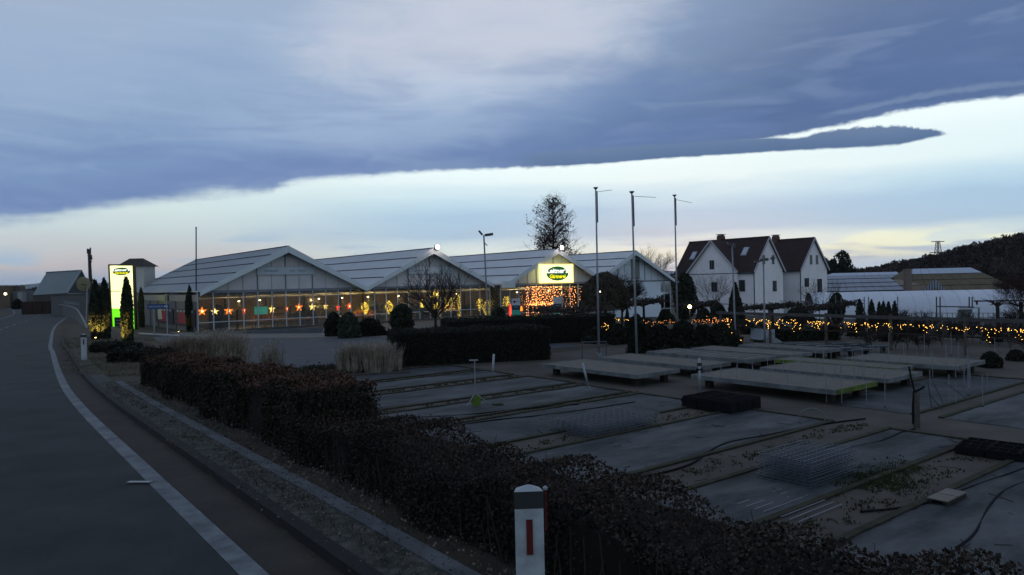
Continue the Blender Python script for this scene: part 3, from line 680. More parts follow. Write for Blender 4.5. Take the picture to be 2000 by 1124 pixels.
# tall tree behind the greenhouses
pbt = at(1083, 560, 128); pbt.z = -4.5
def tall_tree():
    t = thing('tall_tree', 'tall pointed tree with clinging brown leaves behind the greenhouses', 'tree', pbt)
    H_ = at(1080, 386, 128).z + 4.5; rnd = random.Random(3)
    MB().tube([(0, 0, -.3), (0, 0, H_ * .5), (0, 0, H_)], [.3, .2, .03], 8).build('trunk', M_bark, t, world=False)
    b = MB(); ends = []; dense = []
    for k in range(150):
        u = (k + .5) / 150; z = H_ * (.30 + .68 * u); a = k * 2.4; v_ = z / H_; R_ = (4.6 * min(1, ((1 - v_) / .2) ** .65) + (1.3 if v_ < .62 else 0)) * rnd.uniform(.45, 1.0) * (.92 + .14 * math.sin(3 * a + 5 * v_)) + .2
        tip = Vector((math.cos(a) * R_, math.sin(a) * R_, z + R_ * .35)); q = Vector((0, 0, z - R_ * .45)); md = (q + tip) / 2 + Vector((0, 0, R_ * .10))
        b.tube([q, md, tip], [.06, .04, .015], 4, cap=False)
        for j in range(9):
            w = rnd.uniform(.35, 1); s_ = q.lerp(tip, w); d = Vector((rnd.gauss(0, .6), rnd.gauss(0, .6), rnd.gauss(.3, .7))); e = s_ + d
            b.tube([s_, e], [.02, .012], 3, cap=False); ends.append(e); e2 = e + Vector((rnd.gauss(0, .3), rnd.gauss(0, .3), rnd.gauss(-.2, .4))); b.tube([e, e2], [.014, .010], 3, cap=False); ends.append(e2)
            if z < H_ * .78 or rnd.random() < .25: dense.append(e2); dense.append(e)
    b.build('crown', M_twig, t, world=False, kind='stuff')
    # brown leaves hang in clumps on part of the crown
    e = np.array([q[:] for q in dense]); seeds = e[RNG.integers(0, len(e), 46)]; dd = np.linalg.norm(e[:, None] - seeds[None], axis=2).min(1); e = e[dd < 1.25]
    c = e[RNG.integers(0, len(e), 5000)] + RNG.normal(0, .24, (5000, 3)); c[:, 2] -= RNG.random(5000) * .4
    mesh_obj('leaves', leaf_mesh('leaves', c, .2, M_brownl, vert=.3, aspect=1.4), None, t, world=False, kind='stuff')
tall_tree()
shrub('low_tree', 'low spreading tree with brown leaves left of the tall tree', 'tree', Vector((at(1020, 560, 120).x, 120, -4.2)), 3.6, 8.0 + .0, 'dome', 900, .3, M_brownl, trunk=3.5, rough=.3, core=False)
bare_tree('bare_tree', 'small bare tree behind the last greenhouse gable', Vector((at(1275, 560, 135).x, 135, -4.6)), 12.6, .75, 6, trunk_h=.4, levels=4, thick=.012, seed=12)

# ornamental grasses
def grass_clump(label, p, hgt, r, nb, m, plumes=0):
    t = thing('ornamental_grass', label, 'ornamental grass', p, 0, 'dry ornamental grasses by the car park')
    ps = [(random.gauss(0, r * .35), random.gauss(0, r * .35), 0) for _ in range(nb // 10)]
    mesh_obj('blades', tuft_mesh('blades', ps, hgt, m, 10, r * .3, .013, .55), None, t, world=False, kind='stuff')
    if plumes:
        c = []
        for _ in range(plumes):
            a = random.uniform(0, 2 * PI); rr = r * math.sqrt(random.random()) * 1.1; z = hgt * random.uniform(.86, 1.12)
            for k in range(14): c.append((math.cos(a) * rr + random.gauss(0, .03), math.sin(a) * rr + random.gauss(0, .03), z + random.gauss(0, .07)))
        mesh_obj('plumes', leaf_mesh('plumes', np.array(c), .035, M_plume, .6, 1.6), None, t, world=False, kind='stuff')
M_str2 = mat('reddish dry stems', (.11, .085, .065), .95, col2=(.25, .20, .155), vscale=4)
for (x, Y_, yt, r, nb, m, pl, lab) in ((362, 31, 662, .85, 3800, M_str2, 20, 'tall reddish dry grass clump behind the beech hedge'), (428, 32, 655, 1.1, 5200, M_straw, 90, 'tall feathery dry grass clump right of the reddish one'), (527, 34.5, 672, .5, 260, M_straw, 26, 'sparse pale flower stalks standing alone before the car park'), (690, 33, 676, .8, 2200, M_straw, 60, 'straw coloured grass clump, left one before the dark hedge block'), (738, 32.6, 674, .85, 2400, M_straw, 60, 'straw coloured grass clump touching the dark hedge block')):
    q = at(x, 640, Y_); p = down(q); hh = at(x, yt, Y_).z - p.z
    grass_clump(lab, p, hh, r, nb, m, pl)
c = []
for _ in range(420):
    p = AB(random.uniform(11, 21), random.uniform(29.3, 33.5)); p.z = -1.7; c.append(tuple(p))
props(mesh_obj('border_plants', tuft_mesh('border_plants', c, .16, M_grass, 12, .25, .02), None), 'low dull ground cover in the border along the car park', 'ground cover', kind='stuff')

# ------------------------------------------------------------------ car park, paving, yard
def sheet(name, pts, dz, m, thick=.12, sub=0):
    b = MB(); P = [Vector(p) + Vector((0, 0, dz)) for p in pts]; n = len(P)
    b.add(P + [p - Vector((0, 0, thick)) for p in P], [tuple(range(n))] + [(i, i + n, (i + 1) % n + n, (i + 1) % n) for i in range(n)])
    return props(b.build(name, m), kind='structure')
Z = -1.7
sheet('car_park', [AB(8.5, 34.2, Z), AB(15.5, 33.6, Z), AB(24, 32, Z), AB(41, 30, Z), AB(41, 66, Z), AB(12.5, 66, Z), AB(9.5, 50, Z)], .008, M_park)
sheet('brown_paving', [AB(29, 31.0, Z), AB(41.5, 29.0, Z), AB(41.5, 58, Z), AB(36, 58, Z), AB(32, 40, Z)], .014, M_brickp)
pa, pb_ = gz(375, 656.5, Z), gz(760, 654.5, Z); pc, pd = gz(760, 658.5, Z), gz(375, 662, Z)
sheet('pale_pavement', [pd, pc, pb_ + V * 3, pa + V * 8], .016, M_stonep)
sheet('pale_pavement', [gz(222, 651, Z), gz(350, 657.5, Z), gz(350, 655, Z), gz(222, 649, Z)], .05, mat('pale kerb', (.25, .26, .27), .9))
p0, p1 = gz(545, 743, Z), gz(800, 731, Z)
b = MB(); b.beam(p0 + Vector((0, 0, .05)), p1 + Vector((0, 0, .05)), .12, .14); props(b.build('border_kerb', M_wood), kind='structure')

# ramp wall at the foot of the first greenhouse
p0 = gz(380, 653.5, Z); p1 = gz(628, 651, Z)
t = thing('ramp_wall', 'low grey concrete ramp wall at the foot of the shop window', 'wall', p0)
d = (p1 - p0).normalized(); nr = Vector((-d.y, d.x, 0)) * .25
MB().add([p0, p1, p1 + nr, p0 + nr, p0 + Vector((0, 0, .06)), p1 + Vector((0, 0, .5)), p1 + nr + Vector((0, 0, .5)), p0 + nr + Vector((0, 0, .06))], [(0, 1, 5, 4), (1, 2, 6, 5), (2, 3, 7, 6), (3, 0, 4, 7), (4, 5, 6, 7)]).build('wall', mat('grey concrete', (.085, .092, .105), .9, var=.1, vscale=1), t)
# yard base
sheet('yard_ground', [AB(2, -6, Z), AB(42, -6, Z), AB(42, 29.6, Z), AB(23, 29.6, Z), AB(10, 33, Z), AB(5.6, 20, Z)], .006, M_yard, thick=.03)
def fabric(a0, a1, b0, b1, label, m=M_fab, lift=.016):
    """woven cover sheet pegged over a bed, slightly uneven, with dark mossy edging"""
    t = thing('bed_cover', label, 'ground cover sheet', AB((a0 + a1) / 2, (b0 + b1) / 2, Z), 0, 'cover sheets on the nursery beds')
    na = max(2, int((a1 - a0) / .35)); nb = max(2, int((b1 - b0) / .35)); vs = []
    for j in range(nb + 1):
        for i in range(na + 1):
            a = a0 + (a1 - a0) * i / na; bb = b0 + (b1 - b0) * j / nb; e = min(i, na - i, j, nb - j) == 0
            z = Z + lift + (0 if e else .012 + random.uniform(0, .014) + .010 * math.sin(a * 2.1 + bb * 3))
            vs.append(AB(a + (random.gauss(0, .05) if e else 0), bb + (random.gauss(0, .04) if e else 0), z))
    fs = [(j * (na + 1) + i, j * (na + 1) + i + 1, (j + 1) * (na + 1) + i + 1, (j + 1) * (na + 1) + i) for j in range(nb) for i in range(na)]
    MB().add(vs, fs).build('sheet', m, t, smooth=True)
    b = MB()
    for (x0, y0, x1, y1) in ((a0, b0, a1, b0), (a0, b1, a1, b1), (a1, b0, a1, b1)):
        b.beam(AB(x0, y0, Z + .02), AB(x1, y1, Z + .02), .13, .06)
    b.build('edging', M_moss, t)
fabric(9.5, 18.4, 26.6, 29.0, 'cover sheet of the farthest strip bed, beside the border kerb', M_fab2)
fabric(9.0, 18.4, 23.9, 26.0, 'pale cover sheet of the second strip bed from the car park')
fabric(8.5, 18.5, 20.2, 23.0, 'cover sheet of the third strip bed, under the green stand')
fabric(7.8, 18.3, 17.2, 19.5, 'narrow cover sheet of the fourth strip bed from the car park')
fabric(7.0, 18.3, 13.9, 16.7, 'cover sheet under the wire mesh heap and the black crates', M_fab2)
fabric(6.5, 18.3, 9.9, 12.7, 'cover sheet crossed by the long curved black hose')
fabric(6.5, 18.4, 6.6, 8.5, 'cover sheet between two soil paths beside the wooden post', M_fab)
fabric(6.5, 18.4, 2.6, 5.4, 'cover sheet with the small pallet, at the lower right')
fabric(6.5, 18.4, -1.4, 1.9, 'nearest cover sheet, cut by the right frame edge', M_fab2)
fabric(20.7, 30, 8.9, 11.6, 'cover sheet behind the wooden post, with thin upright stakes', M_fab2)
fabric(20.7, 30, 5.6, 8.2, 'pale cover sheet right of the path, near the frame edge')
fabric(20.7, 30, 2.0, 5.0, 'dark cover sheet right of the path, outermost', M_fab2)
c = []
for _ in range(900):
    bb = random.choice([29.3, 26.3, 23.4, 19.8, 16.9, 13.2, 9.2, 6.0, 2.2]) + random.gauss(0, .16); p = AB(random.uniform(7, 18.5), bb, Z); c.append(tuple(p))
props(mesh_obj('path_moss', tuft_mesh('path_moss', c, .05, mat('path moss', (.02, .022, .010), 1, col2=(.05, .045, .022), vscale=2), 9, .2, .018), None), 'moss and weeds along the soil paths between the beds', 'moss', kind='stuff')
c = []
for _ in range(220):
    p = gz(random.gauss(1725, 40), random.gauss(935, 14), Z); c.append((p.x, p.y, Z + .02))
props(mesh_obj('weeds', tuft_mesh('weeds', c, .05, mat('green weeds', (.028, .040, .014), 1, var=.3), 9, .15, .012), None), 'patch of green weeds on the cover sheet beside the wire mesh stack', 'weeds', kind='stuff')
# dead twigs strewn on the sheets
b = MB()
for _ in range(170):
    p = AB(random.uniform(7.5, 18), random.uniform(3, 17), Z + .03); a = random.uniform(0, PI); l = random.uniform(.1, .5)
    b.beam(p, p + Vector((math.cos(a) * l, math.sin(a) * l, .01)), .009, .009)
props(b.build('fallen_twigs', M_twig), 'dark twigs and stalks strewn over the cover sheets', 'twigs', kind='stuff')
def hose(px_, r, label):
    pts = catmull([gz(x, y, Z + .03) for x, y in px_], 8); props(MB().tube(pts, r, 6).build('hose', M_blackr, smooth=True), label, 'hose', 'black irrigation hoses')
hose([(1230, 935), (1300, 922), (1352, 905), (1385, 882), (1425, 864), (1500, 850), (1600, 830), (1690, 818)], .022, 'long curved black hose lying in a bend over the bed')
hose([(1560, 905), (1640, 880), (1720, 862), (1760, 845), (1787, 838)], .022, 'black hose running to the foot of the wooden post')
hose([(1870, 1070), (1905, 1040), (1935, 985), (1970, 955), (2040, 930)], .022, 'black hose curving at the lower right frame edge')
hose([(1680, 1000), (1800, 985), (1900, 950), (2030, 905)], .018, 'thin black hose beside the small pallet')
hose([(860, 838), (960, 822), (1060, 812), (1150, 800), (1240, 786)], .03, 'dark hose along the fourth strip bed')
hose([(770, 818), (900, 812), (1010, 800), (1130, 790)], .03, 'dark hose bundle along the near edge of the green stand bed')

# crates: nested black plant trays
def tray_stack(p, rz, nx_, ny_, nz_, label):
    t = thing('plant_tray_stack', label, 'plant trays', p, rz, 'stacks of black plant trays'); w, l, h_ = .36, .56, .055
    first = None
    for k in range(nz_):
        for i in range(nx_):
            for j in range(ny_):
                x, y, z = (i - (nx_ - 1) / 2) * (w + .02) + random.gauss(0, .01), (j - (ny_ - 1) / 2) * (l + .02) + random.gauss(0, .01), k * h_
                if first is None:
                    b = MB(); b.box((0, 0, .01), (w, l, .012))
                    for sx in (-1, 1): b.box((sx * (w / 2 - .008), 0, .035), (.016, l, .05)); b.box((0, sx * (l / 2 - .008), .035), (w - .04, .016, .05))
                    for q in range(1, 3): b.box((0, -l / 2 + l * q / 3, .03), (w - .04, .012, .04))
                    b.box((0, 0, .032), (.012, l - .04, .04)); first = b.mesh('tray', M_blackr)
                o = bpy.data.objects.new('tray', first); COL.objects.link(o); o.parent = t; o.location = (x, y, z); o.rotation_euler = (0, 0, random.gauss(0, .02))
pc = gz(1418, 803, Z); tray_stack((pc.x, pc.y + .5, Z + .02), UANG, 4, 3, 6, 'stack of black plant trays left of the main path')
pc = gz(1975, 893, Z); tray_stack((pc.x, pc.y + .1, Z + .02), UANG + .1, 3, 3, 3, 'low stack of black plant trays cut by the right frame edge')
# wire mesh stacks
def mesh_stack(p, rz, L_, W_, H_, nl, label, name='wire_mesh_stack'):
    t = thing(name, label, 'wire mesh', p, rz, 'stacks of wire mesh')
    for k in range(nl):
        b = MB(); z = .04 + H_ * k / nl; ox, oy = random.gauss(0, .015), random.gauss(0, .015)
        for i in range(13): x = -L_ / 2 + L_ * i / 12 + ox; b.beam((x, -W_ / 2 + oy, z), (x, W_ / 2 + oy, z), .011)
        for i in range(8): y = -W_ / 2 + W_ * i / 7 + oy; b.beam((-L_ / 2 + ox, y, z), (L_ / 2 + ox, y, z), .011)
        b.build('mesh_panel', mat('wire', (.085, .105, .13), .5, metal=.2), t, world=False)
pw = gz(1600, 945, Z); mesh_stack((pw.x, pw.y + .55, Z), UANG, 1.7, 1.1, .5, 9, 'bluish stack of wire mesh panels in the middle of the right bed')
pw = gz(1190, 850, Z); mesh_stack((pw.x, pw.y + .9, Z), UANG, 2.6, 1.5, .34, 7, 'flat heap of wire mesh left of the black tray stack')
t = thing('rod_bundle', 'pale metal rods laid side by side in front of the wire mesh stack', 'rods', gz(1520, 990, Z))
for k in range(8):
    p = gz(1440 + k * 17, 985 + k * 5, Z + .03); MB().beam(p, p + U * 1.35, .014).build('rod', M_pole, t)

# small pallet, hoops, posts
pq = gz(1850, 980, Z); t = thing('pallet', 'small pale pallet lying on the cover sheet at lower right', 'pallet', (pq.x, pq.y, Z + .02), UANG)
for j in range(2): MB().box((j * .42 - .21, 0, .09), (.38, .32, .02)).build('board', mat('pale board', (.14, .13, .115), .9, var=.1), t, world=False)
for j in range(2): MB().box((0, j * .24 - .12, .045), (.8, .06, .06)).build('bearer', M_tim, t, world=False)
def pole(name, label, cat, p, q, r, m, n=8, group=None):
    t = thing(name, label, cat, p, 0, group); MB().tube([p, q], [r, r * .9], n).build('shaft', m, t, smooth=True)
    MB().tube([Vector(p) + Vector((0, 0, -.02)), Vector(p) + Vector((0, 0, .03))], r * 2.2, n).build('foot', m, t); return t
A_ = gz(1149, 757, Z); pole('standpipe', 'leaning grey pipe standing on the pale strip bed', 'pipe', A_, at(1138, 710, A_.y), .045, M_galv, group='upright pipes in the beds')
A_ = gz(962, 730, Z); pole('standpipe', 'short white pipe in front of the dark hedge block', 'pipe', A_, at(964.5, 692, A_.y), .05, M_post, group='upright pipes in the beds')
A_ = gz(1366, 778, Z); tp = pole('standpipe', 'white pipe with dark fitting left of the long benches', 'pipe', A_, at(1366, 700, A_.y), .045, M_galv, group='upright pipes in the beds')
q = at(1366, 712, A_.y); MB().box(q, (.14, .1, .1)).build('valve', M_black, tp); q = at(1366, 722, A_.y); MB().box(q, (.2, .08, .06)).build('fitting', M_blackr, tp)
A_ = gz(1790, 836, Z); t = thing('wooden_post', 'weathered wooden post with a black hose bracket beside the main path', 'post', A_)
MB().box(A_ + Vector((0, 0, .44)), (.13, .1, .92)).build('shaft', M_wood, t)
MB().tube([A_ + Vector((-.09, 0, .1)), A_ + Vector((-.1, -.03, .6)), A_ + Vector((-.05, -.02, .95)), A_ + Vector((-.12, 0, 1.3)), A_ + Vector((-.16, .0, 1.55))], .022, 6).build('hose_bracket', M_blackr, t)
MB().tube([A_ + Vector((-.05, -.05, .92)), A_ + Vector((.12, -.05, 1.0)), A_ + Vector((.2, -.02, 1.04))], .03, 6).build('tap', M_blackr, t)
# wire hoop
A_ = gz(1562, 822, Z); B_ = gz(1612, 824, Z); m_ = (A_ + B_) / 2; hp = []
for k in range(13):
    a = PI * k / 12; hp.append(m_ + (A_ - m_) * math.cos(a) + Vector((0, 0, math.sin(a) ** .7 * .34)))
props(MB().tube(hp, .02, 6).build('hoop', mat('pale pipe', (.11, .13, .13), .7)), 'pale bent pipe hoop standing over the bed near the benches', 'hoop')
# green stand
A_ = gz(930, 795, Z); t = thing('sprinkler_stand', 'tripod stand with bright green panel and tall thin rod on the third bed', 'stand', A_)
apx = at(928, 768, A_.y); MB().tube([apx, at(927, 705, A_.y)], .018, 6).build('rod', M_galv, t)
for (x, y) in ((911, 796), (957, 790), (930, 778)): MB().beam(apx, gz(x, y, Z), .03).build('leg', M_galv, t)
MB().add([at(923, 795, A_.y - .02), at(938, 797, A_.y - .05), at(940, 778, A_.y - .05), at(928, 771, A_.y - .02), at(921, 785, A_.y)], [(0, 1, 2, 3, 4)]).build('panel', mat('bright green plastic', (.09, .15, .02), .7), t)
MB().box(at(925, 704, A_.y), (.28, .04, .04)).build('nozzle', M_galv, t)
MB().ball(gz(972, 791, Z + .05), .1, 8, 5, (2.0, 1, .5)).build('weight', M_moss, t)
# black goal-like frame behind first flagpole
t = thing('frame_gate', 'thin dark metal frame in front of the first flagpole', 'frame', gz(1137, 705, Z)); YF = gz(1137, 705, Z).y
for (x, y0, y1) in ((1137, 668, 706), (1184, 668, 700)): MB().tube([at(x, y0, YF), at(x, y1, YF)], .03, 6).build('upright', M_dpole, t)
MB().tube([at(1137, 669, YF), at(1184, 668, YF)], .03, 6).build('crossbar', M_dpole, t)

# growing benches
def bench(a0, a1, b0, b1, zt, label, moss=False, stakes=0, ribs=False, moss_end=False):
    t = thing('growing_bench', label, 'growing bench', AB((a0 + a1) / 2, (b0 + b1) / 2, Z), UANG, 'low sand topped growing benches'); h_ = zt - Z; la, lb = a1 - a0, b1 - b0; th = .15
    MB().box((0, 0, h_ - .07), (la - .06, lb - .06, .10)).build('sand_bed', M_sand, t, world=False)
    ms = M_mossb if moss else M_side
    for s_ in (-1, 1):
        MB().box((s_ * (la / 2 - .015), 0, h_ - .08), (.05, lb, th)).build('side_board', ms if s_ < 0 or not moss_end else M_side, t, world=False)
        MB().box((0, s_ * (lb / 2 - .015), h_ - .08), (la - .06, .05, th)).build('end_board', (M_mossb if (moss_end and s_ < 0) else M_side), t, world=False)
    nb = max(2, int(lb / 2)); hh = h_ - .18
    for i in (-1, 1):
        for j in range(nb): MB().box((i * la * .32, -lb * .42 + lb * .84 * j / (nb - 1), hh / 2), (.22, .22, hh)).build('support_block', M_tim, t, world=False)
    if ribs:
        for k in range(int(lb / .55)): MB().box((0, -lb / 2 + .3 + k * .55, h_ - .01), (la - .12, .09, .03)).build('slat', M_side, t, world=False)
    for k in range(stakes):
        y = -lb / 2 + .35 + k * (lb - .6) / max(1, stakes - 1); x = -la / 2 + .1 if k % 2 == 0 else la / 2 - .2
        MB().tube([(x, y, h_), (x, y, h_ + .48)], .010, 4).build('stake', M_pole, t, world=False)
    return t
def bcorn(quad, z):
    A = [gz(x, y, z) for x, y in quad]; a = [p.dot(U) for p in A]; b_ = [p.dot(V) for p in A]
    return (a[0] + a[3]) / 2, (a[1] + a[2]) / 2, (b_[2] + b_[3]) / 2, (b_[0] + b_[1]) / 2
BZ = -1.22
BQ = [([(1070, 712), (1130, 700), (1322, 720), (1248, 733)], 'sand topped bench nearest the dark hedge block', {}),
      ([(1172, 697), (1232, 690), (1424, 707), (1362, 717)], 'second bench behind the nearest left bench', {}),
      ([(1266, 685), (1332, 680), (1512, 695), (1458, 705)], 'slatted grey bench, third from the left front', dict(ribs=True)),
      ([(1350, 730), (1450, 718), (1692, 745), (1640, 765)], 'long front bench with mossy green end and upright stakes', dict(stakes=16, moss_end=True)),
      ([(1500, 714), (1572, 705), (1785, 727), (1720, 745)], 'long bench behind the front one, with upright stakes', dict(stakes=14)),
      ([(1640, 700), (1710, 690), (1925, 703), (1870, 715)], 'wide pale bench farthest right', dict(stakes=8)),
      ([(1505, 700), (1560, 697), (1790, 714), (1740, 720)], 'narrow bench with mossy green long side', dict(moss=True, stakes=8)),
      ([(1340, 680), (1390, 676), (1590, 687), (1550, 694)], 'bench at the back with faded grey boards', {}),
      ([(1430, 674), (1480, 671), (1650, 679), (1610, 684)], 'farthest bench near the white tank', dict(ribs=True))]
for quad, lab, kw in BQ:
    a0, a1, b0, b1 = bcorn(quad, BZ); bench(a0, a1, min(b0, b1), max(b0, b1), BZ, lab, **kw)
# grey boards / empty troughs lying behind the benches
first = None
for k in range(11):
    x = 1545 + (k % 6) * 33 + random.uniform(-5, 5); y = 672 + (k // 6) * 9 + (k % 3) * 2.5; p = gz(x, y, -1.35); p.z = -1.45
    if first is None:
        b = MB(); b.box((0, 0, .07), (1.15, .4, .02)); b.box((0, -.2, .11), (1.15, .02, .1)); b.box((0, .2, .11), (1.15, .02, .1)); first = thing('empty_trough', 'empty dark trough lying tilted behind the benches', 'trough', p, .15, 'empty troughs behind the benches'); b.build('trough_body', M_dpole, first, world=False); MB().box((0, -.215, .16), (1.17, .03, .025)).build('rim', M_galv, first, world=False)
        for s_ in (-1, 1): MB().box((s_ * .4, 0, -.09), (.08, .3, .30)).build('leg', M_tim, first, world=False)
    else: copy_thing(first, loc=p, rz=random.uniform(0, .4))
# black thing bushes at the bench row
for (x, y, yt, w, lab) in ((1935, 718, 688, 40, 'dark round bush right of the wide bench'), (1985, 705, 684, 34, 'dark bush at the frame edge behind the benches')):
    p = gz(x, y, Z); k = p.y / F; shrub('dark_bush', lab, 'shrub', p, w * k / 2, at(x, yt, p.y).z - p.z, 'dome', 2200, .08, M_box, 'dark bushes in the yard')
# ------------------------------------------------------------------ flagpoles, masts, lamp posts
def flagpole(base, top, arm, label, grp='bare flagpoles in front of the shop'):
    p = Vector((base.x, base.y, base.z)); t = thing('flagpole', label, 'flagpole', p, 0, grp)
    MB().tube([p, p.lerp(top, .5), top], [.06, .05, .038], 10).build('shaft', M_galv, t, smooth=True)
    MB().tube([top, top + Vector((0, 0, .07)), top + Vector((0, 0, .10))], [.06, .13, .12], 10).build('cap', M_dpole, t)
    MB().tube([p + Vector((0, 0, -.05)), p + Vector((0, 0, .12))], .14, 10).build('foot', M_galv, t)
    if arm:
        MB().tube([arm[0], arm[1]], .012, 5).build('banner_arm', M_dpole, t)
        MB().beam(top + Vector((.07, 0, -.1)), p.lerp(top, .80) + Vector((.07, 0, 0)), .05).build('halyard_track', M_dpole, t)
for (bx, by, tx, ty, ax0, ay0, ax1, ay1, lab) in ((1170, 695, 1163.5, 370, 1168, 375, 1195, 371.5, 'left one of the three bare flagpoles'), (1244, 700, 1234, 378, 1240, 384, 1281, 386, 'middle one of the three bare flagpoles'), (1324, 668, 1317.5, 384, 1321, 390.5, 1351, 396.5, 'right one of the three bare flagpoles')):
    p = gz(bx, by, Z); flagpole(p, at(tx, ty, p.y), (at(ax0, ay0, p.y), at(ax1, ay1, p.y)), lab)
p = gt(383.5, 650); t = thing('slim_mast', 'single slim mast at the corner of the first greenhouse', 'mast', p)
MB().tube([p, at(383, 446, p.y)], [.07, .055], 8).build('shaft', M_dpole, t); MB().tube([p, p + Vector((0, 0, .15))], .14, 8).build('foot', M_dpole, t); MB().tube([at(383, 446, p.y), at(383, 444, p.y)], .08, 8).build('cap', M_dpole, t)
def lamp_post(Y_, base, top, heads, label, r=.07, m=M_pole):
    p = at(base[0], base[1], Y_); p.z = hz(p.x, p.y); tp = at(top[0], top[1], Y_)
    t = thing('lamp_post', label, 'lamp post', p, 0, 'unlit lamp posts'); MB().tube([p, p.lerp(tp, .3), tp], [r * 1.25, r, r * .8], 10).build('shaft', m, t, smooth=True)
    for (x, y, w, h_, tilt) in heads:
        q = at(x, y, Y_); MB().tube([tp, q], r * .4, 6).build('arm', m, t)
        b = MB(); b.box(q, (w, .22, h_), tilt=Matrix.Rotation(tilt, 3, 'Y')); lh = b.build('lamp_head', M_dpole, t)
        MB().box(q + Vector((0, -.02, -h_ * .6)), (w * .8, .18, .02), tilt=Matrix.Rotation(tilt, 3, 'Y')).build('lens', mat('unlit lens', (.12, .13, .14), .4), lh)
    return t
lp = lamp_post(52, (954.5, 650), (945, 461), [(938.5, 455, .36, .14, .9), (955, 458.5, .62, .16, -.12)], 'tall lamp post with two floodlight heads before the second greenhouse')
q = at(949, 477, 52); MB().tube([at(946.5, 475, 52), q + Vector((.1, 0, -.12))], .04, 6).build('bracket', M_dpole, lp)
lamp_post(40.5, (1437, 677), (1430, 482), [(1424, 476, .2, .1, .3), (1434, 479, .12, .2, 0)], 'slim lamp post in front of the white houses, left one', .05)
lamp_post(41.6, (1494, 672), (1491, 508), [(1479, 511, .34, .09, -.1), (1487, 508, .14, .14, 0), (1497, 507, .16, .14, 0), (1509, 505, .18, .16, .5)], 'slim lamp post with four small heads before the white houses', .05)

